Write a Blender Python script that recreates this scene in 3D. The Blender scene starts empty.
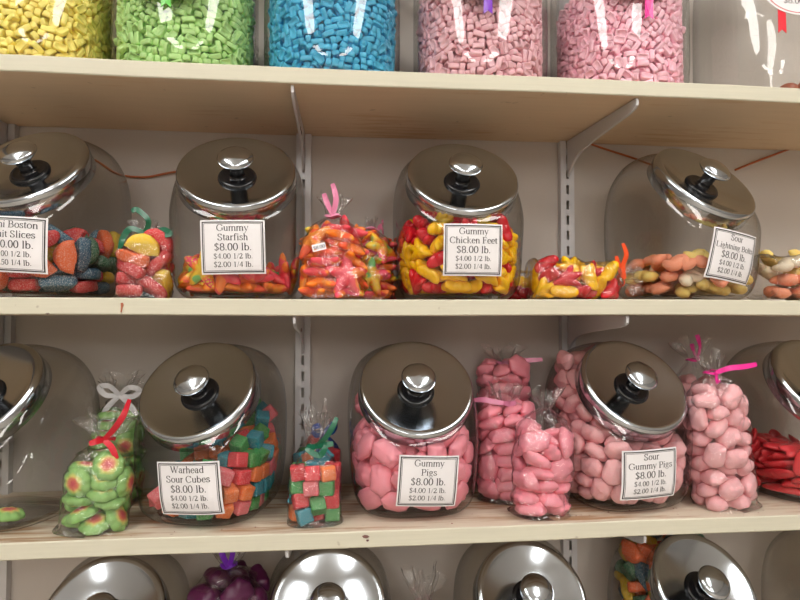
import bpy, bmesh, math, random
from mathutils import Vector, Matrix, Quaternion, noise
from mathutils.bvhtree import BVHTree
PI = math.pi
TAU = 2*PI

# ------------------------------------------------------------------ small geometry kit
def sgnpow(c, p):
    return math.copysign(abs(c)**p, c)

def ring_pts(a, b, n, N):
    """superellipse in a plane, starting at +x, counter-clockwise"""
    out = []
    for i in range(N):
        t = TAU*i/N
        out.append((a*sgnpow(math.cos(t), 2/n), b*sgnpow(math.sin(t), 2/n)))
    return out

def catmull(P, t):
    """P list of tuples, t in 0..len-1"""
    k = min(int(t), len(P)-2)
    f = t-k
    p0 = P[max(k-1, 0)]; p1 = P[k]; p2 = P[k+1]; p3 = P[min(k+2, len(P)-1)]
    return tuple(0.5*((2*b)+(c-a)*f+(2*a-5*b+4*c-d)*f*f+(3*b-a-3*c+d)*f**3) for a, b, c, d in zip(p0, p1, p2, p3))

class MB:
    """collects vertices and faces of ONE mesh"""
    def __init__(self):
        self.v = []; self.f = []; self.m = []
    def add(self, vs, fs, mi=0):
        b = len(self.v)
        self.v += [tuple(p) for p in vs]
        self.f += [tuple(b+i for i in f) for f in fs]
        self.m += [mi]*len(fs)
    def loft(self, rings, cap0=True, cap1=True, mi=0, closed=True):
        n = len(rings[0]); vs = [p for r in rings for p in r]; fs = []
        for k in range(len(rings)-1):
            for i in range(n if closed else n-1):
                j = (i+1) % n
                fs.append((k*n+i, k*n+j, (k+1)*n+j, (k+1)*n+i))
        if cap0: fs.append(tuple(reversed(range(n))))
        if cap1: fs.append(tuple(range((len(rings)-1)*n, len(rings)*n)))
        self.add(vs, fs, mi)
    def box(self, x0, x1, y0, y1, z0, z1, mi=0):
        vs = [(x, y, z) for z in (z0, z1) for y in (y0, y1) for x in (x0, x1)]
        self.add(vs, [(0,2,3,1), (4,5,7,6), (0,1,5,4), (2,6,7,3), (0,4,6,2), (1,3,7,5)], mi)
    def lathe(self, prof, N=48, mi=0, M=None):
        """prof (r,z) from bottom to top about z; r 0 at the ends closes it"""
        rings = []
        for r, z in prof:
            rings.append([(max(r, 1e-6)*math.cos(TAU*i/N), max(r, 1e-6)*math.sin(TAU*i/N), z) for i in range(N)])
        if M: rings = [[tuple(M @ Vector(p)) for p in r] for r in rings]
        self.loft(rings, prof[0][0] > 0, prof[-1][0] > 0, mi)
    def tube(self, pts, r, N=10, mi=0, flat=1.0):
        """a swept tube through pts; r a number or one per point; flat scales the second axis"""
        pts = [Vector(p) for p in pts]; rings = []
        up = Vector((0.13, 0.21, 0.97)); prev = None
        for i, p in enumerate(pts):
            d = (pts[min(i+1, len(pts)-1)]-pts[max(i-1, 0)]).normalized()
            if prev is None: s = d.cross(up).normalized()
            else:
                s = (prev-d*prev.dot(d)).normalized()
            prev = s; q = d.cross(s)
            rr = r[i] if isinstance(r, (list, tuple)) else r
            rings.append([tuple(p+s*rr*math.cos(TAU*k/N)+q*rr*flat*math.sin(TAU*k/N)) for k in range(N)])
        self.loft(rings, True, True, mi)
    def mesh(self, name, smooth=True, merge=0.0):
        me = bpy.data.meshes.new(name)
        me.from_pydata(self.v, [], self.f)
        if any(self.m):
            me.polygons.foreach_set('material_index', self.m)
        bm = bmesh.new(); bm.from_mesh(me)
        if merge: bmesh.ops.remove_doubles(bm, verts=bm.verts, dist=merge)
        bmesh.ops.recalc_face_normals(bm, faces=bm.faces)
        bm.to_mesh(me); bm.free()
        if smooth:
            me.polygons.foreach_set('use_smooth', [True]*len(me.polygons))
        return me

def sharp(me, deg=35):
    me.set_sharp_from_angle(angle=math.radians(deg))
    return me

# ------------------------------------------------------------------ the candy jar with the slanted mouth
JP = [  # back (u,z), front (u,z), half width, roundness; u runs towards the front
    (-.050, .000, .050, .000, .050, 3.0),
    (-.063, .003, .062, .003, .062, 3.2),
    (-.075, .020, .073, .015, .073, 3.2),
    (-.086, .055, .081, .036, .078, 3.0),
    (-.089, .095, .084, .058, .080, 2.9),
    (-.086, .140, .0855, .077, .081, 2.9),
    (-.075, .177, .0855, .088, .080, 2.9),
    (-.052, .204, .0845, .097, .076, 2.7),
    (-.022, .2135, .082, .103, .070, 2.25),
    (-.006, .208, .0775, .1055, .0652, 2.0),
    (.001, .2135, .0845, .1110, .0650, 2.0)]
JP = [(a*(1, 1, 1.07, 1.09, 1.10, 1.10, 1.10, 1.12, 1.2, 1, 1)[i], b*.96, c, d*.96, e, f) for i, (a, b, c, d, e, f) in enumerate(JP)]
JN = len(JP)-1
NM = Vector((0, -.0984, .0835)).normalized()          # mouth normal (towards the front and up)
MC = Vector((0, -.0358, .1505))                        # mouth centre
def jar_ring(t, inset=0.0, N=64):
    ub, zb, uf, zf, a, n = catmull(JP, t)
    B = Vector((0, -ub, zb)); F = Vector((0, -uf, zf))
    c = (B+F)/2; d = (F-B); b = d.length/2-inset; d.normalize()
    a -= inset
    return [tuple(c+Vector((1, 0, 0))*x+d*v) for x, v in ring_pts(a, b, n, N)]
def jar_section(z, inset):
    """front / back extent and half width of the jar's inside at height z, for pouring sweets in"""
    uf = ub = None; w = 0
    for k in range(0, 181):
        p = catmull(JP, JN*k/180)
        if uf is None or p[3] <= z: uf = p[2]+(0 if p[3] > z-.004 else 0)
    back = [catmull(JP, JN*k/180) for k in range(181)]
    ub = min(back, key=lambda p: abs(p[1]-z))[0] if z < .2 else -.01
    fr = [p for p in back if p[3] >= z]
    if fr: uf = fr[0][2]; w = fr[0][4]
    else:
        s = (z-.102)/.101                              # above the mouth's lower lip: bounded by the mouth plane
        uf = .077-.085*s-.004; w = .078*(1-max(0, s-.3)*.35)
    return ub+inset, uf-inset, w-inset

# ------------------------------------------------------------------ the upright jar of the upper shelf
UP = [(.060, 0), (.074, .002), (.082, .010), (.0865, .03), (.0875, .07), (.0870, .15), (.084, .19), (.074, .213), (.060, .225), (.056, .24)]
def upright_ring(t, inset=0.0, N=64):
    r, z = catmull(UP, t)
    r = max(r-inset, .002)
    return [(x, y, z) for x, y in ring_pts(r, r*.96, 2.35, N)]

# ------------------------------------------------------------------ sweets: every builder returns a mesh
def puffy(name, rad, h, depth=0.45, p=2.2, N=40, K=6, rough=0.0, seed=0, bumpf=None):
    """a gummy poured in a starch mould: outline rad(phi), domed top, flatter underside"""
    mb = MB(); rings = []
    S = [0.02]+[math.sin(PI/2*(k+1)/K) for k in range(K)]
    def pt(ph, s, top):
        r = rad(ph)*s
        e = max(0.0, 1-s**p)**(1/p)
        z = h*e if top else -h*depth*e
        x, y = r*math.cos(ph), r*math.sin(ph)
        if bumpf and top: z += bumpf(x, y, ph, s)
        if rough:
            nz = noise.noise_vector(Vector((x, y, z))*160+Vector((seed*7.1, 3, seed)))
            x += nz.x*rough; y += nz.y*rough; z += nz.z*rough
        return (x, y, z)
    for s in S[:-1]: rings.append([pt(TAU*i/N, s, False) for i in range(N)])
    rings.append([pt(TAU*i/N, 1.0, False) for i in range(N)])
    for s in reversed(S[:-1]): rings.append([pt(TAU*i/N, s, True) for i in range(N)])
    mb.loft(rings)
    return mb.mesh(name)

def star_mesh(name='star', seed=0):
    rnd = random.Random(seed); ph0 = [rnd.uniform(-.12, .12) for _ in range(5)]
    def rad(ph):
        k = round(ph/(TAU/5)); d = abs(ph-k*TAU/5-ph0[k % 5]*.6)
        return .0270*(.48+.52*math.exp(-(d/.33)**2))
    return puffy(name, rad, .0080, .5, 2.0, 60, 5, .0007, seed)

def foot_mesh(name='foot', seed=0):
    toes = [(-.78, .017), (0, .0185), (.78, .017), (PI, .0150)]
    def rad(ph):
        r = .0078
        for a, L in toes:
            d = abs((ph-a+PI) % TAU-PI)
            r = max(r, .0078+(L-.0078)*math.exp(-(d/.33)**2))
        return r
    return puffy(name, rad, .0080, .75, 2.3, 56, 5, .0003, seed)

def slice_mesh(name='slice', seed=0):
    """a half-moon jelly fruit slice"""
    mb = MB(); R = .0195; rings = []; n = 18
    def prof(s):      # cross-section scale along the thickness
        return s
    for z, s in ((-.0065, .72), (-.006, .86), (-.0035, .98), (0, 1.0), (.0035, .98), (.006, .86), (.0065, .72)):
        pts = []
        for i in range(n+1):
            a = PI*i/n
            pts.append((R*s*math.cos(a), R*s*math.sin(a)*1.02-.006))
        for i in range(1, 8):
            x = -R*s+2*R*s*i/8
            pts.append((x, -.006-.0035*s*math.sin(PI*i/8)))
        rings.append([(x, y, z) for x, y in pts])
    mb.loft(rings)
    mb.v = [tuple(Vector(p)+noise.noise_vector(Vector(p)*150+Vector((seed*3.3, 0, 1)))*.0011) for p in mb.v]
    return mb.mesh(name)

def flower_mesh(name='flower', seed=0):
    def rad(ph): return .0165*(1+.085*abs(math.cos(4*ph))-.04)
    return puffy(name, rad, .0085, .35, 2.4, 64, 6, .0004, seed, lambda x, y, ph, s: .0007*math.cos(8*ph)*s*s)

def bolt_mesh(name='bolt', seed=0):
    """a fat lightning bolt"""
    mb = MB()
    ctl = [(-.020, .0070, 0), (-.007, .0105, 0), (-.005, -.004, 0), (.005, .005, 0), (.007, -.0105, 0), (.020, -.0070, 0)]
    pts = [catmull(ctl, 5*i/22) for i in range(23)]
    rr = [(.0066+.0014*math.cos(i/22*TAU*1.5))*(math.sin(PI*min(1, (min(i, 22-i)+.35)/3.2)/2)) for i in range(23)]
    mb.tube(pts, rr, 12)
    mb.v = [(x, y, z*.82) for x, y, z in mb.v]
    mb.v = [tuple(Vector(p)+noise.noise_vector(Vector(p)*140+Vector((seed*5.3, 0, 1)))*.0009) for p in mb.v]
    return mb.mesh(name)

def cube_mesh(name='sugar_cube', seed=0, s=.0085, rough=.0007):
    bm = bmesh.new(); bmesh.ops.create_cube(bm, size=2*s)
    bmesh.ops.bevel(bm, geom=bm.edges[:], offset=s*.3, segments=3, affect='EDGES', profile=.6)
    bmesh.ops.subdivide_edges(bm, edges=[e for e in bm.edges if e.calc_length() > s*.7], cuts=3, use_grid_fill=True)
    for v in bm.verts:
        v.co += noise.noise_vector(v.co*170+Vector((seed*3.7, 1, 2)))*rough
    me = bpy.data.meshes.new(name); bm.to_mesh(me); bm.free()
    me.polygons.foreach_set('use_smooth', [True]*len(me.polygons))
    return me

def pig_mesh(name='pig', seed=0, rough=.0002):
    """a plump pig: rounded body, two ears, a round snout and four stubby feet"""
    def rad(ph):
        r = .0150/math.sqrt((math.cos(ph)/1.22)**2+(math.sin(ph)/.92)**2)
        for a, w, e in ((.62, .17, .20), (-.62, .17, .20), (2.35, .16, .12), (-2.35, .16, .12), (PI, .10, .10)):
            d = abs((ph-a+PI) % TAU-PI); r *= 1+e*math.exp(-(d/w)**2)
        return r
    def bump(x, y, ph, s):
        dx = x-.0095
        z = .0030*math.exp(-((dx*dx+y*y)/.0042**2)**2)
        for q in (-1, 1):
            z += .0014*math.exp(-(((x-.0045)**2+(y-q*.0085)**2)/.0033**2))
            z -= .0011*math.exp(-(((x-.0095)**2+(y-q*.0017)**2)/.0009**2))
        return z
    return puffy(name, rad, .0094, .65, 2.05, 44, 7, rough, seed, bump)

def sour_pig_mesh(name='sour_pig', seed=0):
    def rad(ph):
        r = .0128/math.sqrt((math.cos(ph)/1.2)**2+(math.sin(ph)/.9)**2)
        for a, w, e in ((.7, .25, .16), (-.7, .25, .16), (2.3, .25, .13), (-2.3, .25, .13)):
            d = abs((ph-a+PI) % TAU-PI); r *= 1+e*math.exp(-(d/w)**2)
        return r
    return puffy(name, rad, .0098, .7, 2.2, 36, 6, .0010, seed, lambda x, y, ph, s: .002*math.exp(-(((x-.008)**2+y*y)/.0038**2)))

def fish_mesh(name='fish', seed=0):
    def rad(ph):
        r = .019/math.sqrt((math.cos(ph)/1.3)**2+(math.sin(ph)/.55)**2)
        d = abs((ph-PI+PI) % TAU-PI)
        for a in (PI-.28, PI+.28):
            dd = abs((ph-a+PI) % TAU-PI); r *= 1+.25*math.exp(-(dd/.16)**2)
        return r*(1-.12*math.exp(-((d)/.12)**2))
    return puffy(name, rad, .0055, .4, 2.4, 40, 5, .0005, seed, lambda x, y, ph, s: .0006*math.cos(x*900))

def lozenge_mesh(name='lozenge'):
    """a small pressed tablet, its upper and lower face sunk inside a raised rim"""
    mb = MB(); a, b, h = .0071, .0043, .0030; N = 20; rings = []
    for s, z in ((.58, -.62), (.66, -.98), (.84, -1), (.97, -.72), (1, -.25), (1, .25), (.97, .72), (.84, 1), (.66, .98), (.58, .62)):
        rings.append([(x, y, z*h) for x, y in ring_pts(a-b+b*s if s > .7 else a*s+.0004, b*s, 4.5, N)])
    mb.loft(rings)
    return mb.mesh(name)
def sized(me, k):
    me.transform(Matrix.Scale(k, 4)); return me
FOOT, PIG, SOUR, FISH, BOLT = 1.15, 1.02, 1.05, 1.15, 1.2

EXPOSURE = 0.42
LAMP = 11.0
LIGHTS = [(-.75, -1.3, .3, 1.2), (.85, -1.3, .3, 1.2), (-.9, -3.6, .3, 1.2), (.9, -3.6, .3, 1.2), (-.9, -5.6, .6, 1.2), (.9, -5.6, .6, 1.2), (-.9, -7.2, .6, 1.2), (.9, -7.2, .6, 1.2)]
LIGHT_WORDS = [a+' '+b for a in ('in the nearest row', 'in the second row', 'in the third row', 'in the farthest row') for b in ('on the fruit slice side', 'on the sour pig side')]

# settled positions of the sweets in each container: x, y, z in tenths of a millimetre and a quaternion in hundredths
BAKE = {
'bag_bolt': [
-255,3,114,56,2,-2,82,245,73,114,5,76,-62,2,-226,150,344,37,-27,19,-86,-33,-46,112,85,1,-4,-51,350,19,386,61,25,58,46,136,-51,274,94,12,-12,-26,-162,-151,279,4,-3,-7,-99,64,-95,428,12,42,85,26,160,208,450,37,27,-69,55,-174,-170,485,12,34,92,12,-134,-186,673,96,15,-16,13,-202,121,536,84,19,24,42,
84,-46,632,9,55,81,11,305,21,715,65,-44,0,-60,-172,36,830,12,28,72,60,-207,-149,869,42,73,-49,15,19,202,777,17,17,-12,-95,
],
'bag_cube': [
-129,-128,106,53,55,-47,-44,-207,21,105,2,79,-60,0,9,6,107,99,1,-4,7,-61,160,107,68,-2,72,4,200,-60,105,1,-3,-99,-1,170,104,106,2,72,-2,68,-174,-101,267,99,-3,-5,6,-204,80,263,2,82,56,-4,25,-141,218,67,33,28,-58,32,158,257,5,-75,-65,2,188,-84,268,99,6,-4,-3,188,80,268,65,2,6,-74,
-206,-56,424,3,-3,72,67,-128,145,414,98,-2,2,15,-26,-14,319,37,-57,30,-66,49,160,420,2,-99,4,1,127,-127,420,11,-2,-5,98,203,49,426,65,74,-2,-4,-200,-69,589,5,-3,72,67,-180,92,576,2,-1,71,69,-45,-160,429,68,-1,-72,-3,-20,162,578,50,51,48,-48,127,-133,581,46,52,-49,-51,203,24,586,52,61,41,41,
-37,-161,591,1,99,-2,4,108,144,710,65,62,12,-38,-18,-2,502,50,-46,49,-53,
],
'bag_flower': [
-181,70,57,55,0,2,-83,134,93,57,41,0,2,-90,-206,107,288,9,46,-71,-51,43,-114,99,95,21,-2,-16,-96,-104,188,96,2,-22,13,50,112,268,23,-25,-90,26,-165,-80,364,5,95,-26,3,233,-52,163,71,37,31,49,-185,-145,556,62,72,-5,-27,151,-95,383,12,-90,38,8,-84,104,458,5,-80,-58,-1,71,-110,451,96,18,5,-16,
-182,64,520,90,3,3,-41,193,127,311,64,-19,54,49,-188,60,636,53,6,1,83,106,108,527,76,-27,-4,-57,-186,-62,791,2,83,-52,-9,65,-103,597,15,2,30,-93,-188,-63,857,97,-1,12,-13,263,-47,568,62,44,53,34,-17,170,942,66,69,14,23,34,119,683,91,-23,23,21,263,-17,880,69,32,55,34,165,83,799,85,14,48,-2,
76,-106,976,16,29,-3,94,100,-145,752,52,26,43,-68,-183,149,873,20,-48,51,67,-113,-99,953,49,-12,12,-84,
],
'bag_flower_tall': [
137,91,110,5,-91,38,2,-159,-115,153,37,32,34,-80,209,99,302,54,-69,37,-28,-168,57,57,94,2,0,32,123,-104,119,95,28,-3,1,216,11,379,75,49,-35,-24,-116,97,174,37,-3,9,-91,-204,47,348,5,-44,-2,88,-27,110,279,15,-16,14,-96,6,-117,281,93,28,14,13,21,-105,424,95,10,5,-27,35,132,504,10,-54,58,59,
-169,-67,502,90,2,-20,35,134,-87,541,20,0,-6,97,174,39,646,52,-12,15,82,-175,126,582,7,29,-48,-81,-129,-95,631,41,9,3,-90,120,-164,771,47,67,-37,42,-171,-64,744,87,1,-8,46,79,108,732,84,-19,5,49,-136,-88,860,36,1,-4,92,174,-117,891,78,-55,-23,-13,-173,127,833,81,-41,-37,-13,100,105,911,14,98,-1,-3,
172,-143,1201,18,51,-51,65,180,98,1622,89,-29,33,2,-104,-102,977,64,-2,-1,76,129,94,1032,6,6,-98,7,-139,-111,1626,58,16,-34,71,-88,-104,1096,97,-7,-1,14,-148,120,1060,35,-31,32,81,162,71,1096,85,-2,7,50,165,61,1266,5,48,86,-5,-107,-101,1267,14,65,73,-2,183,110,1420,84,-31,39,14,133,-93,1412,16,-15,95,-19,
-270,-64,1411,15,-68,-6,-70,-102,106,1713,93,-19,10,28,-132,113,1230,93,-31,-15,-6,-20,131,1395,81,-29,37,31,-201,41,1502,56,17,56,57,-71,-109,1439,13,-68,57,-43,-36,116,1627,15,28,-93,16,185,-136,1585,53,-46,14,68,
],
'bag_foot': [
-330,195,104,30,-2,-69,-65,372,-170,103,54,74,12,35,-72,15,109,0,74,65,-5,368,195,104,33,-1,-65,67,-228,-222,93,98,-4,5,12,59,253,188,58,62,41,-31,-331,39,88,98,2,0,-12,369,-2,104,75,-61,-21,-8,-96,219,192,34,-41,43,72,-198,-249,253,66,-71,-6,-19,-447,-95,104,55,-61,19,-51,40,-140,109,16,72,-66,-6,
-205,-87,204,97,-7,-10,11,139,239,310,92,12,23,-27,-446,48,247,69,-42,-55,-16,107,-240,262,58,-3,-75,29,-246,84,239,83,-11,-21,50,154,38,88,78,-2,0,61,37,2,233,8,-58,-80,9,233,-175,186,48,49,70,12,-330,-141,311,64,-16,-16,72,433,140,257,60,14,-72,27,-134,36,366,64,63,1,41,179,-75,297,56,45,-64,22,
-396,-38,434,94,-8,-25,20,107,64,365,16,47,2,86,-82,-138,377,28,-43,-70,-48,300,64,270,62,14,-76,0,-174,230,378,29,-15,-17,-92,371,-175,320,81,-33,-37,27,
],
'bag_pig': [
148,130,77,97,1,4,-19,-184,-145,149,16,-21,-81,49,-168,77,116,9,-25,-95,2,112,-128,117,0,-99,2,-9,220,56,222,57,-5,-8,80,-16,114,257,37,55,51,52,-187,-156,413,25,56,58,-52,81,-164,271,10,-12,94,26,-198,75,221,69,-5,5,-71,305,-36,644,63,-41,-52,37,234,70,434,33,-72,57,-19,-199,88,362,48,-4,-8,-86,
104,-152,393,12,10,22,-95,32,118,480,12,-75,-63,-10,-176,213,603,44,63,-34,52,-177,0,520,96,24,3,-2,303,35,1152,37,-55,-49,55,143,172,809,61,-75,23,-3,62,-154,548,97,19,4,7,106,134,583,93,16,12,-29,72,-152,698,97,17,-6,9,278,-68,895,65,-46,-39,44,-214,-90,678,87,19,-26,-33,-31,69,712,36,15,-34,84,
-238,27,816,65,14,-19,-71,3,-163,851,94,30,-8,5,50,43,866,88,44,12,4,108,186,1100,50,-57,51,39,139,-96,1022,75,5,-10,-64,-157,138,962,20,8,-31,-91,-151,-136,1017,2,-96,15,-19,-174,124,1134,35,-9,-27,-88,-194,-103,1103,92,5,-20,-30,105,-29,1154,57,-25,-10,76,
],
'bag_pig_b': [
212,105,156,31,28,65,61,-172,-111,74,95,0,-1,-29,145,-90,117,1,-87,45,-12,-67,152,118,7,98,4,9,39,-111,200,72,2,-2,-68,-221,-34,198,65,-9,3,74,-66,162,254,2,2,-35,-93,217,-5,322,64,-5,-9,75,-241,-58,415,44,65,-54,-27,-20,-108,334,58,-9,4,80,180,-29,460,98,9,-2,-7,100,172,428,7,-8,-53,-83,
-188,140,523,27,-84,5,45,-23,158,671,11,-55,19,80,-102,-104,491,58,10,14,79,168,71,634,6,95,26,5,190,59,741,27,-11,5,94,153,-160,583,75,50,-17,38,-142,-132,685,15,-18,-96,9,-202,88,768,84,-27,-16,41,-14,-111,784,27,81,-49,-9,176,116,889,85,-30,1,-41,213,-136,878,48,61,-9,61,-98,227,975,69,69,16,-5,
21,-36,902,11,-59,-75,23,-189,-130,889,20,-26,-42,83,21,-91,1026,58,-26,10,-76,184,96,1055,87,-9,0,-46,-210,42,1066,69,-46,54,10,-237,-123,1126,55,-69,36,-28,
],
'bag_pig_tall': [
217,130,146,76,-51,23,-31,-242,7,73,72,1,0,68,25,117,74,86,2,2,-49,201,-110,196,12,-83,-16,-49,-231,-45,208,78,12,0,-60,-5,-122,126,69,24,4,-65,-146,220,241,63,69,-16,30,27,-154,313,5,-2,-98,-7,191,148,398,17,15,83,49,324,-7,609,19,-67,-19,67,-244,10,348,69,5,-2,-71,175,-117,396,95,-2,2,28,
-42,109,449,4,83,-33,-42,-274,145,590,69,23,62,-23,-153,-136,448,17,17,-11,95,90,108,552,16,-75,62,14,92,-152,574,11,97,5,12,323,31,1056,7,-68,-11,71,-156,-108,620,53,-17,-10,-81,123,114,662,37,11,14,-90,114,179,891,8,-5,80,58,-322,-31,862,69,8,69,15,101,-150,723,1,-6,98,-8,-112,136,747,54,-69,-45,12,
-210,154,1031,41,-72,24,48,-94,43,827,66,24,44,-53,182,-10,849,6,-1,-97,-16,-318,-52,1199,15,-72,6,-66,-112,157,1667,13,-11,-32,-92,57,69,1037,16,-83,52,3,-113,-133,850,49,19,33,-77,171,-152,891,19,-2,47,-85,194,113,1232,31,13,93,6,131,-143,1106,15,-94,-18,-19,-143,-93,1029,69,12,-13,68,-78,25,1177,65,-19,-12,-71,
169,-202,1702,55,-78,9,27,-244,-13,1491,20,69,-68,7,183,-131,1318,4,-14,87,-44,-93,-230,1196,70,-69,5,-4,272,-22,1478,57,30,75,9,-158,137,1267,23,-5,-27,-92,-112,-136,1394,23,97,4,2,98,95,1333,22,-66,62,-34,-42,140,1424,51,-13,36,76,40,-120,1485,88,-26,-2,-36,131,110,1521,72,8,32,60,-234,85,1608,17,58,-72,31,
183,130,1656,15,22,19,94,-48,-100,1625,51,14,-6,-83,
],
'bag_slice': [
-156,-92,90,41,0,1,90,74,-103,141,23,24,35,87,-5,126,92,0,9,-99,0,-189,17,226,65,-1,2,-75,199,-45,190,43,50,-74,5,67,164,247,5,6,67,72,-124,-115,341,92,9,22,-27,137,-82,407,13,-34,-10,91,-161,109,425,70,-56,-3,42,132,104,422,97,12,14,-8,137,-77,680,56,79,7,-19,-98,-138,473,94,12,19,-18,
110,59,559,90,18,9,34,-87,88,601,59,55,51,26,-2,-176,603,63,74,9,-14,
],
'bag_sour': [
-222,143,165,51,-71,-45,-13,264,-26,86,69,2,-2,-71,45,-153,86,80,2,-2,-59,10,155,86,66,2,2,74,-216,-103,91,84,-2,5,52,229,-191,284,15,24,-67,-66,-69,-201,275,65,72,-12,15,143,173,214,12,14,3,97,-234,-24,244,97,-8,-6,18,36,-54,273,75,-31,36,44,-48,166,373,20,83,15,46,224,81,343,95,21,18,-9,
-214,-101,410,68,6,-6,-72,234,-140,478,82,-37,-7,42,11,-48,486,83,11,8,52,167,163,519,18,5,15,96,-227,181,426,43,0,58,-68,254,-78,638,62,-5,-23,-73,-234,18,594,9,-4,-96,24,-42,184,648,46,-6,87,5,-215,103,732,34,89,-27,-4,17,-242,640,8,-7,-70,-69,-236,-193,718,37,-66,-27,-58,196,127,736,19,83,50,-8,
-135,192,867,55,-77,13,27,2,-66,712,68,-29,28,60,-240,-3,919,21,-94,-18,-12,35,42,894,5,44,72,-51,-10,-185,904,0,25,21,-94,222,-126,830,37,-4,9,-91,28,160,1010,47,-2,-25,-84,206,144,870,91,-23,2,-32,-162,-168,1054,4,94,-17,24,238,-105,1031,14,83,51,7,-196,136,1082,94,-12,-29,-9,94,-150,1135,52,-44,-37,62,
-319,-57,1165,1,70,9,69,250,-128,1252,71,26,64,-7,-111,-147,1207,64,3,-7,-75,33,154,1186,67,0,12,72,-198,145,1283,28,0,-23,-92,231,119,1122,61,11,62,47,-225,-120,1364,90,6,2,-41,94,0,1332,72,2,-24,64,67,-240,1395,66,-65,-27,-23,298,106,1375,46,67,-30,-48,-108,30,1453,74,-28,14,-58,46,237,1404,70,69,-6,9,
],
'bag_star': [
-172,-51,92,0,81,57,-5,139,91,94,3,1,99,5,131,-103,117,62,9,19,-73,-133,95,148,31,-3,0,-94,-307,13,301,73,2,-66,-5,204,3,266,89,-33,17,24,-109,184,351,72,-41,-32,-44,-89,-121,231,8,-39,90,14,-105,-92,346,9,-98,5,2,169,-198,276,45,52,-35,62,-112,131,769,78,-26,17,53,99,168,273,44,86,-20,11,
-57,-118,448,1,19,97,-2,-122,-81,515,92,-9,1,37,184,-66,466,68,-29,10,-65,166,147,444,62,-16,44,62,162,-81,606,51,16,6,83,178,145,604,62,-43,-16,-62,-224,-112,687,65,48,-5,-55,-162,89,558,5,-6,21,97,-129,101,664,85,-19,11,47,88,-110,726,65,9,7,74,176,-20,831,9,-48,-87,6,142,229,784,49,47,-59,41,
],
'jar_bolt': [
-249,-335,169,91,10,-1,37,-535,-67,169,80,5,-9,-57,271,-234,170,6,-2,-98,-11,439,280,250,36,-91,9,-12,-51,-526,170,93,14,-2,30,-441,-222,331,8,-98,-10,-2,-150,155,170,11,98,-5,5,408,-438,186,12,15,-96,-17,-117,-82,193,69,67,-18,16,334,498,178,94,28,-15,1,-280,-464,321,87,26,-12,39,-299,218,354,60,35,10,70,
-372,334,172,27,-4,-21,-93,448,-498,375,44,-84,-16,23,309,61,171,19,-5,-19,-95,254,629,376,79,51,-27,19,227,169,323,1,-6,-23,-96,-564,69,331,63,-8,-5,76,-180,548,182,90,32,-5,25,-87,-223,429,59,-67,30,29,455,-153,333,15,89,-41,-5,166,411,264,16,2,90,39,-486,-485,463,5,57,75,31,0,23,390,45,72,-51,-1,
-383,511,350,1,-9,97,20,-25,-627,309,14,-21,-88,-38,578,92,379,72,48,-14,-45,-59,505,382,9,81,34,45,-196,-525,532,4,66,69,27,-474,-98,494,25,95,-2,11,-485,243,511,27,-12,11,94,143,-378,405,52,-72,13,41,447,-74,494,2,-46,-87,6,52,299,481,19,-12,-86,-44,
],
'jar_cube': [
-518,-362,228,56,-7,9,80,-556,-164,199,1,-70,-5,-69,-556,25,186,4,-72,68,1,-572,208,232,73,5,-2,66,-483,406,194,16,-55,-44,-68,-380,-565,301,24,-92,21,16,-320,-377,178,70,-2,70,1,-369,-193,178,1,4,-99,1,-370,-6,178,2,69,2,-71,-387,176,178,99,2,1,2,-248,360,177,9,9,-69,-70,-320,549,238,6,76,-60,18,
-192,-557,203,1,7,4,99,-134,-374,177,2,1,-69,-71,-185,-192,178,2,-3,69,-70,-185,-8,178,48,-51,48,51,-200,176,177,70,4,-70,4,-61,371,176,45,45,54,53,-121,553,191,43,46,-47,61,-3,-549,177,50,-51,48,-48,50,-363,177,2,-1,0,-99,-2,-180,177,48,51,-48,51,-1,5,178,1,-5,99,0,-17,189,177,69,-70,-4,4,
124,384,177,99,0,-1,5,63,587,205,53,44,-65,-30,190,-539,178,46,-54,44,54,234,-344,178,71,-5,69,3,182,-164,177,51,52,-48,-48,182,20,177,5,-70,-3,-70,166,203,178,52,46,52,-48,309,400,178,4,69,5,-70,242,598,266,95,-18,-20,-6,402,-501,205,77,-51,-8,34,404,-158,362,1,4,-70,69,367,-151,178,51,-49,-50,-48,
368,35,177,2,2,-69,-70,350,219,178,52,-47,-53,-46,290,400,363,36,-41,58,-59,415,570,381,37,-29,21,-84,518,-327,192,9,52,-83,-10,552,-124,181,51,-51,-47,-48,550,62,177,69,4,-70,-1,532,252,187,48,52,56,-41,507,439,280,44,32,-2,83,-413,-278,394,51,32,57,-54,-399,-82,360,4,-98,-12,1,-605,14,366,46,44,48,59,
-618,257,425,48,58,41,-49,-538,438,371,50,6,-12,-84,-396,588,406,14,94,23,11,-252,-422,383,9,-23,-96,5,104,-68,726,2,69,-1,-71,-65,-465,367,57,64,38,31,-222,-210,365,14,-16,67,-69,-218,-2,363,66,-18,69,19,-365,338,347,78,-51,-2,-32,-263,458,494,74,-29,-18,-57,-172,641,360,43,-65,45,41,72,-648,358,51,62,-40,41,
39,-347,544,68,69,14,12,41,-287,361,69,-68,-14,16,-58,-129,359,53,-1,1,83,-54,86,357,87,1,2,-47,-91,401,362,5,69,70,-6,-71,510,525,7,72,10,66,-42,703,536,5,18,-11,-97,281,-616,355,50,17,-1,84,162,-432,360,86,-2,2,-50,213,-212,358,58,4,0,80,114,-22,360,2,-93,35,2,85,252,359,49,-49,-49,-51,
94,440,360,47,-51,48,-52,61,659,381,3,68,-69,21,-289,696,708,73,63,2,19,438,-582,587,93,3,12,33,335,-364,355,65,-37,-55,-35,259,-47,525,9,-82,43,34,238,114,360,36,0,-1,92,241,250,531,12,53,-83,6,243,306,708,70,55,-33,-27,181,497,537,73,64,-14,-14,134,713,622,3,-23,10,96,469,-528,387,72,33,-55,22,
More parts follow.
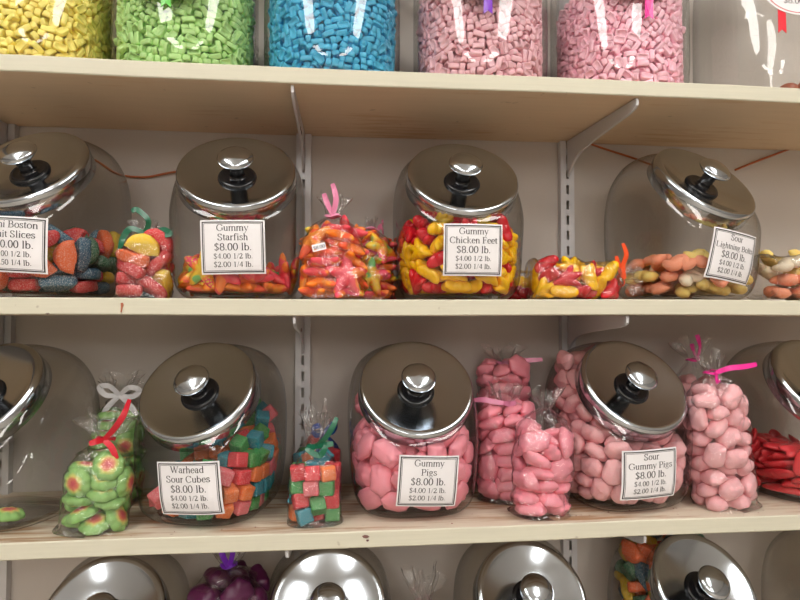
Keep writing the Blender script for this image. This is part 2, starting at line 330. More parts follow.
450,-173,544,13,-68,14,69,466,31,544,47,50,51,-51,440,29,359,53,-47,-49,-48,428,216,365,50,55,-42,-51,638,267,808,59,13,-16,76,364,417,542,27,67,-21,64,255,665,474,16,91,-7,35,579,-360,369,62,-54,-34,45,618,-166,359,5,0,-69,70,626,24,358,67,72,6,-1,616,219,370,41,51,63,-41,581,390,451,78,25,-55,-4,
501,547,555,38,26,-4,87,-169,-390,554,5,-23,-96,4,-80,-110,722,50,-54,46,-48,-420,110,377,17,-15,9,-96,-427,267,516,79,-54,-24,-9,-567,445,557,65,-39,58,27,-443,604,588,27,-17,61,-72,-143,-637,384,62,73,-7,-24,284,-136,724,8,-72,-68,-2,-91,-200,543,0,94,29,-2,-138,12,542,60,-30,63,36,-211,233,377,73,48,29,35,
-376,408,694,76,55,31,-11,-3,546,703,4,-3,-7,-99,-238,681,532,15,3,63,-75,143,-666,528,24,2,-62,-72,200,120,861,51,-74,5,-41,233,-268,543,58,-58,-37,41,80,-123,543,1,-29,94,-2,-79,201,534,37,-80,-35,29,-155,348,639,10,-15,86,46,191,529,718,57,42,-50,48,-78,730,746,43,-5,89,-2,282,-663,674,53,14,9,82,
400,-352,532,5,-20,-97,0,468,-133,725,49,-51,-51,-48,112,104,570,31,-10,82,45,80,206,734,31,-87,-31,16,65,340,548,31,62,31,-64,322,664,967,27,-16,-94,3,152,727,1041,4,86,-7,50,547,-464,751,71,-10,-68,-7,587,-76,909,2,-69,-1,70,357,464,1010,54,-78,23,16,451,220,551,6,4,-69,-71,383,430,727,88,-2,1,-44,
628,-296,732,72,-9,-66,-9,470,-272,880,32,-92,13,9,460,241,736,8,-8,69,-70,474,55,728,65,0,-2,74,451,620,822,16,57,48,-64,246,715,800,29,-55,65,-41,408,626,1146,80,2,31,50,570,-427,559,96,-3,6,-23,377,5,903,34,-44,-47,-68,534,263,1100,78,12,-59,-2,656,100,720,39,61,-55,40,545,419,909,15,-86,44,18,
548,465,1144,77,30,-18,-51,365,658,637,51,16,-44,-70,631,-240,546,48,41,-55,-53,652,-105,722,0,-72,0,-69,646,-50,539,53,-49,-46,50,642,156,544,40,62,-55,38,625,324,626,60,20,-10,76,569,484,722,9,-82,51,22,217,361,885,60,34,51,-48,-21,363,804,27,-7,90,-31,-205,522,745,16,-15,94,-22,-464,588,774,8,48,87,1,
71,734,873,49,1,86,-5,215,-463,540,20,-17,-66,69,426,268,918,66,66,23,23,-75,104,740,50,35,72,-30,106,548,901,49,-44,44,-59,570,120,944,19,9,80,-55,376,-380,718,70,-9,-68,-14,281,78,690,56,-16,-77,22,244,702,1202,14,51,-82,-16,
],
'jar_fish': [
573,-478,386,70,-12,-61,-33,228,196,376,64,8,-70,-27,672,-3,285,60,-39,-48,50,524,59,115,72,1,0,-68,349,-595,346,65,45,58,-13,573,371,338,55,0,76,29,355,-431,210,20,-30,71,-59,432,118,207,46,-28,-14,82,260,-103,336,18,33,25,88,506,348,296,16,-51,-39,73,552,-132,449,55,62,-16,-52,609,62,498,69,37,-5,-61,
89,-692,485,37,47,-58,54,396,664,443,60,22,-58,49,366,-148,406,44,26,34,78,404,205,512,2,-78,51,33,-464,-165,643,8,8,-8,98,30,-149,508,12,90,-16,-35,366,-263,580,0,-83,53,9,316,278,353,51,-34,65,-42,255,-425,225,72,-51,-9,44,233,586,352,17,54,26,76,-461,34,564,5,13,77,-61,-25,214,609,96,5,12,19,
117,-243,587,11,-80,-55,19,-594,-189,338,26,68,-67,-8,-446,-122,489,77,-60,16,-3,-278,672,623,87,39,23,10,212,45,115,47,-1,-2,87,70,548,456,30,-55,-77,-2,-392,-349,648,94,30,3,5,11,590,616,96,1,3,23,-529,-294,481,3,-44,-86,22,135,25,323,23,84,-36,-30,256,-487,503,38,-36,6,-83,-626,325,644,55,21,-58,-54,
-119,-559,137,1,2,16,97,-76,306,560,7,-68,-71,5,-440,-281,517,95,-23,12,-10,198,431,532,7,-90,-38,-15,178,-426,348,72,-44,-2,52,-322,330,677,25,-56,-77,5,-510,-589,629,56,-9,70,41,-579,300,596,6,76,-27,57,65,-159,203,72,-30,35,-50,-93,-104,466,34,64,-65,-18,-152,-491,562,10,9,-90,38,-253,407,535,20,-88,-36,19,
-271,30,118,65,-4,2,-74,32,316,282,7,-91,-35,12,-76,-522,295,17,61,-72,23,-192,280,389,78,-44,-4,42,-300,440,338,69,63,33,2,-494,-216,115,57,0,1,81,-154,-338,362,5,1,-26,-95,-532,206,457,51,68,45,-23,-460,42,361,13,6,-97,-6,-421,650,435,69,30,53,-37,-134,-528,366,69,-15,-26,-65,-47,614,401,15,-95,15,18,
-376,-453,228,89,2,-5,-44,-3,415,116,99,-2,2,-2,-145,-85,285,88,-7,33,-30,-113,138,175,87,-9,18,-41,-290,-171,236,1,24,-5,96,-393,512,357,63,48,51,-29,-404,-549,429,26,31,90,-12,-9,613,216,48,-86,10,8,-565,282,217,29,53,-59,-52,-412,193,170,63,8,-20,-73,
],
'jar_foot': [
-464,-121,169,42,59,35,57,-577,108,173,43,-42,-74,28,-499,360,215,37,-15,-90,2,-111,-578,157,20,2,9,97,43,-182,172,38,-73,34,-43,331,586,231,65,27,-45,52,242,-279,171,61,-63,-44,9,599,47,169,76,30,-42,-39,432,191,151,38,1,-2,-91,-572,-344,210,40,-55,6,-72,-211,-191,152,15,-2,-9,-97,-72,517,170,69,-4,-29,65,
30,-680,485,40,37,58,-58,151,71,173,21,13,10,-95,117,378,151,91,2,0,-38,264,-496,174,49,-63,-57,12,237,-84,257,44,-66,9,58,380,350,158,92,-3,7,37,-156,-663,311,17,-15,-56,-79,-247,7,169,62,69,-34,-2,-362,494,152,98,7,-2,9,90,-536,178,9,54,83,-1,-241,210,157,58,-2,6,80,181,538,161,39,-2,-30,87,
618,-200,243,20,51,-14,-81,431,-71,223,29,78,-42,34,153,203,286,19,-94,-24,1,-333,-424,151,15,0,-2,-98,-598,-174,240,32,66,-41,51,-394,317,315,13,53,-66,50,-225,-294,387,19,33,-1,91,-75,199,174,10,83,51,15,-137,358,273,25,-2,-26,-93,490,-446,173,56,8,-49,-65,466,74,324,9,6,98,0,622,204,243,79,7,-60,2,
-306,-39,374,56,61,-14,53,-98,150,327,15,-58,76,-23,-625,246,421,2,-77,60,-16,191,-307,333,80,14,-39,43,-97,-186,302,55,8,-71,41,112,626,390,11,27,84,43,421,-293,240,55,27,-76,9,649,-38,496,47,21,62,-58,534,404,281,27,2,9,94,-341,-295,283,48,-13,-30,80,-618,-25,267,58,-8,-79,10,-185,547,309,89,-1,-17,40,
39,-546,356,90,-37,1,16,-8,-39,269,22,88,-30,24,163,466,323,4,-19,97,2,577,-363,343,14,-69,-67,-22,308,166,406,54,23,-34,-72,474,258,372,37,69,-41,44,-464,-384,417,13,-5,-97,6,-391,144,239,12,-87,16,-41,-352,582,309,44,8,-1,-88,-93,-365,199,91,-6,-33,-20,-10,330,408,28,-90,27,-9,-217,694,471,79,54,-7,24,
265,-634,282,38,-13,-55,-72,404,-77,412,27,6,-13,-94,288,395,387,39,44,-27,75,-450,-528,321,94,28,16,-8,-491,92,331,80,3,-33,-47,-512,496,428,3,61,-77,-11,-158,-660,568,71,-56,-2,40,-233,236,475,12,-82,52,14,-212,459,438,12,3,34,-92,645,-294,532,63,-46,-52,32,664,118,485,70,-18,-62,26,465,439,453,13,80,58,2,
-199,-463,342,52,-49,-36,-58,-508,-139,475,31,-94,4,-2,-387,658,526,53,55,-21,58,199,-706,576,58,-48,-46,-44,155,-60,457,58,16,-75,-23,12,727,626,35,-23,-75,-50,348,-515,365,21,19,20,93,284,-93,548,85,5,-9,49,625,379,512,73,7,-65,14,-432,-378,558,51,-4,15,83,-644,378,739,25,69,5,66,-509,356,558,9,-95,18,16,
121,-561,629,37,-79,-12,45,107,116,452,15,88,6,41,-92,743,867,88,2,-40,-19,478,-432,456,17,-46,-83,-25,411,-214,566,95,-23,-5,13,-202,346,666,69,-35,55,30,-324,-638,489,37,-19,-16,88,-152,112,573,3,63,42,63,-210,552,588,6,99,-5,2,22,-285,426,6,-65,75,3,-27,-65,540,35,-32,58,65,54,529,468,50,-5,-44,73,
426,-594,514,19,-23,71,-62,350,206,575,62,-26,2,73,247,671,490,21,-93,27,-7,-259,-431,579,72,19,26,61,-339,200,570,58,33,-12,-72,-487,522,590,16,37,-11,90,-94,-724,712,74,-65,-3,-6,-13,218,543,8,90,-29,27,9,374,564,84,-47,-17,-16,328,-489,572,87,5,-18,44,498,76,523,86,6,-48,-11,444,540,590,4,59,-80,7,
-530,-506,590,39,-20,-69,57,-568,11,538,3,23,-88,39,211,238,692,39,65,-47,44,12,-455,536,25,16,-78,54,198,-337,546,0,47,72,49,189,638,609,83,23,1,-49,585,-424,598,65,16,-35,64,276,68,727,6,89,-17,40,342,709,690,42,21,-63,60,-128,-206,536,95,15,-8,-23,-437,-174,646,14,-11,-97,5,-382,384,680,72,-60,-23,24,
219,-656,847,24,21,86,38,131,-139,706,1,-96,-23,3,48,538,694,5,-89,-30,-30,287,-329,733,40,24,-80,-35,673,-29,696,53,27,-37,-69,317,379,689,13,-30,-38,85,-299,-585,700,37,35,-13,-84,-555,167,604,16,17,96,-5,-318,641,767,42,-67,-59,-5,-60,-562,768,24,25,90,23,-236,-110,764,55,33,-45,-60,-118,517,742,11,65,67,31,
-320,-332,871,12,-77,-44,-41,434,-38,688,69,-9,2,-71,268,573,812,27,48,-19,80,-638,-236,559,64,4,-76,9,-402,16,642,91,36,-10,-10,-278,174,749,27,-16,-6,94,-188,-348,713,91,-9,15,34,-108,-112,700,35,41,82,15,48,381,801,19,97,-12,-2,473,-574,864,55,-15,-80,10,498,260,652,10,55,-33,76,606,415,789,25,34,88,-18,
-445,-488,736,16,-27,25,-90,-595,211,724,96,-4,-16,-16,-84,280,764,60,72,2,-31,56,-354,674,2,80,-1,58,31,4,749,18,77,59,2,159,736,885,16,19,-4,-96,367,-584,709,33,5,-51,77,599,169,745,67,58,19,40,475,608,751,6,47,-12,87,-499,-324,736,85,46,6,21,-456,-54,796,93,-12,-14,30,-456,562,790,69,27,-47,-46,
-39,-188,858,2,-23,-23,-94,250,-211,835,83,-51,-8,-16,-118,208,902,85,9,-5,49,477,-440,750,93,34,-12,-4,496,194,884,44,-23,33,-80,316,397,862,11,97,-20,-4,-360,-560,860,69,12,5,-69,-666,49,715,14,81,-55,5,-655,63,868,40,-72,21,-50,23,-619,916,48,-1,4,-87,451,-103,901,63,43,-62,-5,-309,150,918,90,-12,-38,4,
-228,-19,902,77,-5,-42,-45,506,-251,789,14,92,17,30,100,155,899,94,-14,-29,4,-637,-260,812,76,30,-8,56,-374,315,883,46,66,24,51,-209,501,870,2,-53,-81,-20,-32,-361,850,90,25,-23,-23,-72,40,853,86,21,-44,2,36,493,887,69,-30,-19,-61,349,-400,891,46,3,-77,-41,657,29,840,50,-3,-25,-82,544,496,906,34,49,-78,14,
-491,-317,928,58,-22,23,-74,-486,130,932,76,30,-49,-27,-526,306,910,58,-23,-53,-55,-192,-551,865,39,41,27,76,152,-37,861,25,89,27,25,
],
'jar_pig': [
-271,-565,217,42,90,4,-8,-561,-395,213,48,24,48,67,-517,-64,182,9,51,-84,3,-194,-704,445,72,-60,24,19,80,-540,150,97,-14,0,-9,74,-293,206,21,89,-35,16,227,-690,388,41,-23,-56,-67,329,-385,255,45,40,74,-27,466,86,181,9,-5,-98,5,-394,-620,798,65,65,12,-32,-451,-561,475,65,36,-58,30,-594,-33,344,16,-68,-67,20,
18,-668,638,72,37,55,-18,-169,-427,207,83,-30,-18,-42,-186,401,136,27,-1,0,-95,379,-588,517,26,-17,58,74,557,-233,206,19,-56,72,-33,566,40,274,72,-1,11,67,-183,-570,629,64,72,-23,9,-180,62,136,54,1,-2,-83,-521,260,170,85,-2,17,48,-162,-682,934,46,32,-47,67,129,201,181,5,-98,4,-9,31,630,205,87,47,2,-4,
465,-531,243,82,-34,-41,-12,370,-173,197,94,-23,-21,-8,430,358,184,10,-98,-2,-8,-385,-429,387,46,72,3,-48,-346,154,296,20,57,-78,-5,-104,-265,266,25,-23,30,88,-312,508,223,16,25,-41,-85,466,-558,819,27,-23,76,-53,376,307,285,87,8,-2,46,-626,-407,844,52,15,76,34,-595,315,407,34,57,-60,-43,196,-671,748,27,53,-35,71,
80,-51,234,0,13,98,-2,80,-530,385,16,-11,75,-62,671,241,479,13,66,-2,-72,-394,-199,237,86,27,35,23,-443,575,464,18,-71,41,52,204,-461,685,2,-3,89,-43,341,613,263,60,24,-49,57,502,-439,515,37,-27,-57,-66,284,-134,416,27,56,70,-32,-607,-304,495,54,65,-29,-44,-396,310,427,1,85,49,-13,0,-458,454,76,-62,-2,16,
-90,206,300,16,62,-76,6,236,-295,406,48,76,-41,12,552,507,410,56,-6,-64,50,-236,-301,397,61,-29,-39,62,-360,-25,545,9,-42,-84,28,121,-647,1047,30,-83,-39,-19,-141,-36,363,94,32,-1,-5,584,-61,506,16,93,1,31,416,146,449,15,-38,89,-12,-471,-118,468,24,31,-87,24,-624,113,532,72,1,41,-55,-12,-255,534,17,55,69,-42,
560,479,719,65,-51,37,-41,545,-245,454,65,73,14,-2,195,420,260,28,-51,33,73,-444,-418,631,57,-29,-10,-76,-529,396,604,25,-14,-94,-6,-281,-541,880,57,-51,-34,-51,-58,403,316,77,-23,-19,-55,667,-314,704,50,35,-60,-51,148,130,358,32,80,-48,-13,-576,-163,644,86,-27,0,-41,-420,148,638,61,3,9,78,-141,-44,599,27,75,-58,-4,
-177,593,434,2,-95,-16,22,633,-53,876,43,-37,40,-70,474,304,560,40,-27,-6,87,-236,-364,630,39,19,34,83,-437,508,676,87,-11,22,-42,120,-89,559,23,27,93,2,-253,269,482,72,-19,26,-59,417,-92,602,7,72,-68,11,60,540,414,83,1,25,47,-104,-437,764,26,39,36,80,-226,427,719,77,51,16,32,10,-522,887,88,3,23,-40,
-73,207,551,49,16,30,79,315,-504,958,73,53,-32,24,194,243,502,1,-76,63,-5,-646,-3,812,39,-60,-17,66,-208,618,559,90,-6,8,-39,131,-271,728,16,95,-21,2,41,713,615,55,-49,-48,-47,452,-271,746,52,30,-5,-79,300,562,528,5,-51,83,-20,-533,318,807,10,-7,97,11,-254,660,719,97,-12,16,8,-33,-17,686,94,5,16,29,
83,350,641,90,-37,0,-13,570,-13,667,54,-15,-7,-81,277,144,620,8,-11,0,98,-117,241,749,27,12,19,-93,-154,772,908,5,12,-69,70,48,-234,830,29,-11,2,94,87,536,636,51,-27,-35,-72,544,145,763,83,-12,10,52,289,654,714,56,-53,33,53,-315,-171,779,14,50,81,-24,-101,162,874,61,11,17,-76,-107,-481,1159,29,-59,-66,-33,
155,716,919,37,-29,-49,-72,282,-86,764,90,-34,-21,-8,376,440,671,85,0,-11,-49,-408,68,780,97,2,4,18,-360,227,921,83,-2,-4,53,203,139,809,5,16,-97,2,39,547,881,2,-9,-98,-5,382,-351,868,21,-10,-12,95,423,513,913,12,-88,-29,-32,-372,-388,1020,13,23,-82,50,-621,235,965,16,-76,47,-41,-231,-161,886,58,-19,-19,-76,
240,310,862,87,-37,-14,-25,578,262,938,13,37,23,88,353,525,1005,93,20,-27,-9,-432,-272,1127,15,55,66,-47,-454,587,927,32,31,-51,-72,433,74,953,4,-90,32,-26,-245,519,904,20,-18,-4,95,210,-400,1060,5,-22,48,83,518,318,1200,12,94,5,26,-502,-164,932,17,56,-78,-16,-364,391,1052,30,16,-25,-90,-50,-253,1004,77,2,17,59,
85,461,981,88,8,-5,-44,230,340,1148,30,-16,-89,-28,178,612,1174,29,-7,-54,77,-433,-34,1059,28,-4,-94,14,-579,177,1218,18,65,-72,-6,117,88,936,37,17,-2,90,-86,401,1106,16,-62,76,-6,500,-251,1083,54,27,-48,-62,283,694,1219,54,-69,-13,-44,-348,99,1188,28,-75,53,-24,-411,478,1166,81,-23,0,52,-196,84,1013,82,2,11,-55,
-152,688,1076,96,21,3,12,252,-150,1012,11,7,-97,10,538,72,1209,48,14,30,-80,-216,-188,1162,11,32,92,-15,-567,469,1287,69,-51,-28,41,81,-259,1246,43,32,79,-28,-170,341,1202,66,20,12,-69,323,95,1058,98,-3,-2,14,236,301,1260,34,31,-19,86,-408,-190,1294,43,85,-18,21,-312,601,1336,5,55,82,-5,19,28,1135,3,-72,68,4,
-97,625,1266,5,-85,-45,-23,322,-210,1159,71,-25,4,65,514,505,1289,31,42,83,-7,-526,205,1310,19,-13,-2,-96,-357,368,1406,92,12,4,-34,-63,-99,1280,18,97,-9,5,-167,145,1382,8,-65,69,-26,252,-17,1239,78,-17,-16,-57,278,569,1366,55,26,-30,72,-82,-161,1402,95,-1,-4,28,314,164,1386,37,9,-90,-20,48,100,1283,43,-19,18,85,
60,428,1331,68,-44,-51,28,546,-73,1300,59,8,22,-76,552,178,1397,72,-20,11,64,-510,-12,1299,9,-12,48,-86,464,418,1465,13,-31,90,-23,335,-211,1414,32,-64,-68,-11,-64,658,1450,5,-5,98,-8,
],
'jar_slice': [
-407,-552,272,23,71,41,-51,-444,-53,158,0,0,1,99,-507,411,226,26,-34,44,-77,99,-510,158,98,1,-1,-13,234,-106,229,16,2,67,-71,-211,326,159,0,96,-25,0,429,-436,180,11,-31,93,-9,537,-103,158,72,1,1,67,459,320,159,0,-41,-90,0,-86,-320,196,44,24,-50,-69,-560,-330,225,57,-52,19,-59,-341,-323,240,41,-44,0,-80,
-448,145,159,0,-8,-99,0,-130,-636,282,46,-25,48,69,214,-266,183,71,68,5,11,-56,48,159,98,1,0,-10,-176,590,199,3,7,-86,-48,327,-627,382,67,-62,6,38,551,-119,306,2,-94,-33,0,315,86,160,1,14,-98,-1,73,489,185,21,20,-64,-69,-282,-581,480,36,70,-60,1,-496,173,307,1,-97,-19,0,-547,432,411,19,84,48,-10,
85,-524,306,0,70,70,2,-181,-192,260,65,0,-46,-58,-215,441,326,5,0,-12,98,358,-349,364,16,-80,-54,-18,437,116,304,1,-98,9,2,141,316,159,0,90,40,0,86,-87,356,84,-15,-16,48,-574,-51,363,44,-78,43,3,82,237,306,1,32,94,0,37,-614,489,38,-14,-3,-90,-152,160,305,24,0,1,96,297,478,318,52,38,-58,-48,
242,-204,428,37,34,-52,-68,579,137,444,87,-5,1,-48,462,404,307,3,76,63,-8,-628,-280,458,34,-54,-46,60,-580,-122,599,90,-3,28,30,-528,501,549,17,87,43,-13,-368,-210,430,90,36,8,16,-67,200,451,35,1,2,93,68,601,364,16,-2,-39,-90,-264,-20,368,20,-2,80,54,370,115,454,48,0,0,87,525,467,443,8,87,-46,1,
-50,-420,430,93,-7,-16,29,-532,128,502,90,-32,14,-19,-260,661,420,4,-23,78,56,314,-428,520,39,76,23,44,42,-118,503,21,48,84,6,90,321,452,92,-9,-2,-34,612,-279,527,55,43,-51,48,597,217,682,52,-63,-21,-51,599,436,686,1,64,28,-70,-489,-559,629,54,-12,67,48,-283,206,525,19,-48,-22,81,-221,469,485,97,13,-2,14,
7,-709,733,0,1,68,-72,206,64,593,81,42,-16,-35,236,685,514,80,55,7,-19,558,-465,477,19,-62,21,71,591,-123,548,34,40,53,-65,284,450,603,51,-42,55,-48,-97,-266,584,58,59,-47,-27,-494,202,626,91,-31,13,-19,-476,576,673,19,89,37,-11,342,-606,643,10,-5,41,-90,-350,326,686,25,26,-84,37,-138,663,624,12,11,-97,6,
381,-380,739,6,97,-2,-21,517,92,627,69,68,-19,-12,63,418,606,81,-17,9,-54,-340,-330,517,91,37,9,10,-626,137,756,23,-74,-48,-39,-184,436,724,6,-17,-84,49,-201,-534,695,29,-87,28,24,-18,-8,636,28,-19,-5,93,140,653,729,18,49,83,5,173,-330,629,73,27,-5,62,226,279,766,23,42,79,37,433,347,693,24,-64,-9,71,
-248,-402,626,34,26,-27,85,-321,-4,658,45,-76,36,23,-127,661,775,9,-37,-90,11,60,-470,738,34,-90,19,-2,-17,-112,792,68,-9,-16,70,-44,209,682,55,71,-41,0,433,-194,689,60,58,-47,26,404,-27,726,26,-46,-51,-67,461,622,702,62,-32,64,28,-537,-385,732,80,-37,-27,-36,-359,-134,728,9,9,-49,85,
],
'jar_sour': [
-143,-439,148,91,2,1,39,-506,-166,188,6,-98,-9,-2,-524,81,208,59,78,-15,-5,-473,267,148,13,1,2,98,27,-601,275,80,19,-54,-9,58,-212,148,77,2,0,62,-85,38,200,62,45,37,50,-156,311,148,90,1,-1,-41,207,-583,233,25,46,72,-44,319,-204,187,9,85,-50,-2,176,48,192,5,-98,2,-11,278,301,148,90,1,0,41,
338,-413,238,58,46,48,-46,572,-370,236,48,-56,-10,65,543,-72,194,9,83,51,14,583,288,191,69,38,-28,-54,-318,-551,264,69,28,-65,-1,-511,-423,275,2,74,32,-57,-554,-194,319,12,-5,9,-97,-568,281,324,72,1,-23,63,-142,-632,409,5,82,-11,54,-318,-290,215,6,-19,62,-75,-254,-61,207,27,-31,-79,44,-195,539,236,35,66,-54,35,
170,-610,452,54,19,-8,80,198,-240,346,87,48,-11,-5,410,-108,298,28,2,-2,-95,77,450,148,96,2,1,26,438,-593,372,56,-16,-60,-53,654,-201,391,27,-62,-16,70,601,37,355,57,-25,37,68,396,137,225,31,57,9,75,-460,-599,511,35,-60,-29,-65,-586,-358,529,37,-48,-62,48,-571,37,379,9,8,11,-97,-406,423,224,51,-10,47,70,
-225,-642,537,83,2,-52,-15,-191,-441,388,26,-16,69,65,-77,-226,323,11,-68,70,-11,-325,-162,393,87,-16,17,-43,-411,551,410,20,90,23,-29,42,-725,636,33,-32,59,65,96,-444,312,62,-30,55,45,89,220,302,51,81,-23,13,123,-22,344,9,12,97,0,315,522,260,24,69,52,-41,259,-610,599,43,29,2,84,583,-464,520,42,-66,-7,60,
586,-128,600,19,-13,-48,-83,653,267,460,24,65,-9,-69,-302,115,269,82,-44,26,22,6,-490,620,29,53,74,-26,-412,-330,469,69,-5,-60,39,-583,-107,534,5,-2,-68,72,-378,273,463,16,-80,-55,16,-406,-621,766,85,-42,9,-26,-102,-6,394,16,17,-12,-95,-119,330,379,33,-91,-15,-14,68,588,276,5,-13,32,93,223,-359,525,16,-14,-63,72,
268,-173,556,2,-27,-90,30,148,328,369,56,-39,39,60,495,483,386,58,-58,50,-23,434,-276,476,38,76,34,37,468,-523,696,80,13,-36,-44,624,43,612,61,-38,41,55,378,19,481,7,93,-17,30,-263,-485,630,80,-45,-24,-27,-677,108,583,42,-53,40,-61,-566,388,531,52,19,-2,-82,-17,-242,465,62,5,-3,-77,-428,43,580,35,-12,-90,20,
-174,677,383,72,62,-17,26,273,-652,840,14,51,-36,76,-139,162,471,87,-41,-23,0,267,627,424,1,-37,-55,-73,158,102,487,63,11,7,-75,525,420,616,16,-8,90,-36,88,497,505,22,96,-5,8,-253,-151,544,44,-12,1,-88,-683,-112,776,37,58,42,58,-320,261,619,20,18,-95,2,175,-425,736,93,-17,11,27,298,290,603,4,-55,-79,23,
-397,598,537,90,-16,28,26,456,-563,977,31,-85,2,41,378,-241,718,78,10,37,-48,-171,473,506,7,33,-34,-87,648,-338,720,62,16,-68,-34,325,-14,630,26,5,-19,-94,413,283,407,40,-26,7,87,-439,-167,703,26,0,0,96,-541,-313,931,27,-60,-68,30,-631,190,811,60,44,-58,-30,-551,-380,701,18,20,14,94,-1,283,599,1,13,32,93,
17,683,555,98,-12,4,2,48,-623,902,44,66,44,-40,23,-19,631,12,-88,44,-6,462,633,618,75,48,-43,4,127,-186,752,4,-33,90,26,674,251,754,64,-21,-66,29,430,217,707,92,11,29,-19,-573,450,790,20,-73,0,63,-462,187,801,55,56,-36,-48,-424,610,766,86,-16,37,29,-316,-431,811,79,-37,9,46,-273,31,661,94,-15,17,23,
-207,656,677,13,-80,52,-24,-156,-726,820,37,-42,-56,-59,-356,413,726,75,-64,-11,2,258,536,679,18,33,90,14,-104,-256,673,19,46,-79,-32,523,460,791,90,-2,-25,30,265,-249,895,41,23,-2,-87,-257,-137,854,21,-41,-87,5,-548,-48,917,87,-25,41,-2,-454,411,975,40,-12,-89,15,-33,-402,792,76,-30,-33,47,-262,240,740,97,-9,15,10,
-214,665,860,12,66,72,6,410,-368,873,71,60,19,28,80,467,702,18,-37,-64,64,51,703,758,2,-99,6,-3,584,112,850,0,-19,-32,91,619,-157,825,72,-27,5,62,169,178,761,4,-77,-58,-23,-554,-126,1153,82,16,35,40,-494,150,1038,66,-32,37,-55,-113,420,827,58,18,-77,13,-411,-525,997,68,1,-37,61,-384,-263,992,34,76,-30,-44,
75,712,886,99,2,-5,2,-176,-605,1079,15,-84,50,3,272,479,816,45,-12,-16,86,347,714,815,72,62,-27,3,-66,32,772,19,-7,2,-97,532,-112,962,76,-28,-5,57,514,342,976,27,-75,58,-10,-284,179,914,71,5,10,-68,-454,555,1148,86,22,14,41,-334,646,962,24,7,-2,-96,-215,-336,972,80,15,44,34,54,446,930,4,83,-53,1,
-64,675,1012,73,18,-18,-62,198,-502,999,37,38,76,-34,319,11,864,20,75,54,30,294,585,992,41,11,-9,-90,6,-151,890,9,-2,-17,97,480,148,1092,64,-22,71,-16,311,279,956,50,-17,-16,83,-282,-59,1040,25,94,-12,-7,-588,69,1240,62,-11,-23,-73,-412,269,1165,83,-7,38,37,5,-475,1047,0,54,31,-77,-46,162,911,58,-34,13,71,
-253,452,1057,36,-82,-42,-6,148,-305,1022,90,-10,-21,34,168,75,899,53,42,-20,-69,44,444,1100,6,-97,-14,4,414,-348,1111,15,-22,87,-41,582,-77,1204,80,12,-51,-26,329,-79,1045,93,-30,-11,14,-304,-157,1229,6,-32,-87,-34,-596,359,1269,55,-51,-64,11,-279,78,1109,41,-21,-15,-87,-406,-307,1211,55,39,27,-67,-135,295,1114,45,-7,-84,26,
-259,679,1179,20,-41,-30,-83,163,-413,1221,19,-34,-84,-36,-69,-217,1077,84,-6,15,49,-46,705,1276,55,-61,45,32,375,-246,1246,55,70,42,10,614,146,1295,15,-59,29,-72,85,267,1099,25,48,-54,63,-66,-54,1209,83,-23,-37,-32,-433,565,1321,89,2,12,-41,-131,532,1287,27,-77,35,44,-146,-362,1221,93,28,-11,16,256,401,1223,68,-28,2,66,
175,695,1138,23,5,97,2,149,-159,1225,2,97,-12,14,304,211,1172,23,77,55,16,440,606,1262,16,90,-31,23,401,-42,1269,82,-17,-38,-36,551,367,1343,1,23,-94,-23,473,422,1121,16,-26,-10,94,-117,135,1294,9,-17,91,-34,-451,520,1482,94,16,4,-26,-271,316,1334,5,72,-67,14,-198,-189,1371,32,7,4,-94,-10,401,1251,29,-9,34,-88,
126,658,1312,57,-26,48,-60,100,-227,1355,16,14,-15,-96,94,12,1097,26,-41,85,15,264,657,1411,9,48,-8,86,171,92,1274,87,-12,-8,44,559,308,1513,46,55,33,61,412,206,1363,40,-5,-40,81,-493,-141,1410,33,-87,-9,-32,-548,173,1374,15,-5,-22,-95,-55,255,1424,80,-13,8,-56,-359,62,1371,19,83,-26,42,-11,6,1462,19,-6,-78,-58,
18,623,1468,74,14,-1,-65,58,-162,1511,91,-35,-16,0,197,198,1481,69,18,-19,66,223,482,1568,6,-2,12,-98,480,38,1477,96,15,5,-19,447,529,1474,17,87,45,3,177,408,1433,0,-20,97,5,-407,-50,1684,69,29,65,7,-609,313,1543,30,-61,31,-65,-247,652,1448,77,-34,-25,-44,-217,-138,1536,97,-5,-16,-9,-208,459,1510,17,44,-41,76,
-75,632,1655,5,-78,60,-4,260,-93,1474,51,-61,34,-48,-32,337,1575,39,-21,-11,-88,194,658,1648,90,-36,-11,-13,-359,252,1514,12,-15,-97,6,423,282,1604,55,34,-30,-69,487,589,1654,18,-29,-53,76,-496,9,1820,23,-55,13,77,-608,265,1812,51,-47,57,-41,-496,511,1704,42,42,-46,-64,-1,-93,1697,13,70,-64,23,-535,86,1559,69,26,37,-55,
-308,601,1654,75,8,-30,-56,250,-96,1694,74,27,-7,-60,-191,129,1625,34,58,-71,-13,-174,625,1800,51,6,24,81,465,-27,1629,39,9,14,-90,236,365,1699,80,22,-5,54,107,298,1820,74,-9,-30,58,-250,-130,1781,13,35,-9,91,-391,300,1688,5,-94,-31,8,-143,386,1744,96,-23,2,8,88,-8,1816,72,-24,2,64,-123,103,1744,55,-30,9,-76,
69,722,1842,67,69,-20,16,541,198,1749,83,13,47,25,428,-58,1816,26,-16,14,-94,343,586,1827,99,2,3,6,134,126,1622,18,-3,-28,94,515,382,1803,1,2,-44,-89,-133,205,1895,97,-15,9,5,327,184,1772,68,2,19,-69,-361,207,1799,92,9,17,-32,
],
'jar_star': [
-420,-13,125,97,2,2,20,-542,452,269,65,-2,57,-48,398,-253,164,6,66,-73,0,489,292,199,1,-95,4,-26,104,-443,126,83,-3,1,-53,-114,-141,186,10,97,14,-15,-118,475,161,2,-22,97,5,217,-530,280,10,63,75,-7,415,101,265,91,27,-19,18,394,389,230,88,-2,-29,-35,-310,-389,125,86,2,0,49,-444,-204,228,56,-9,-13,80,
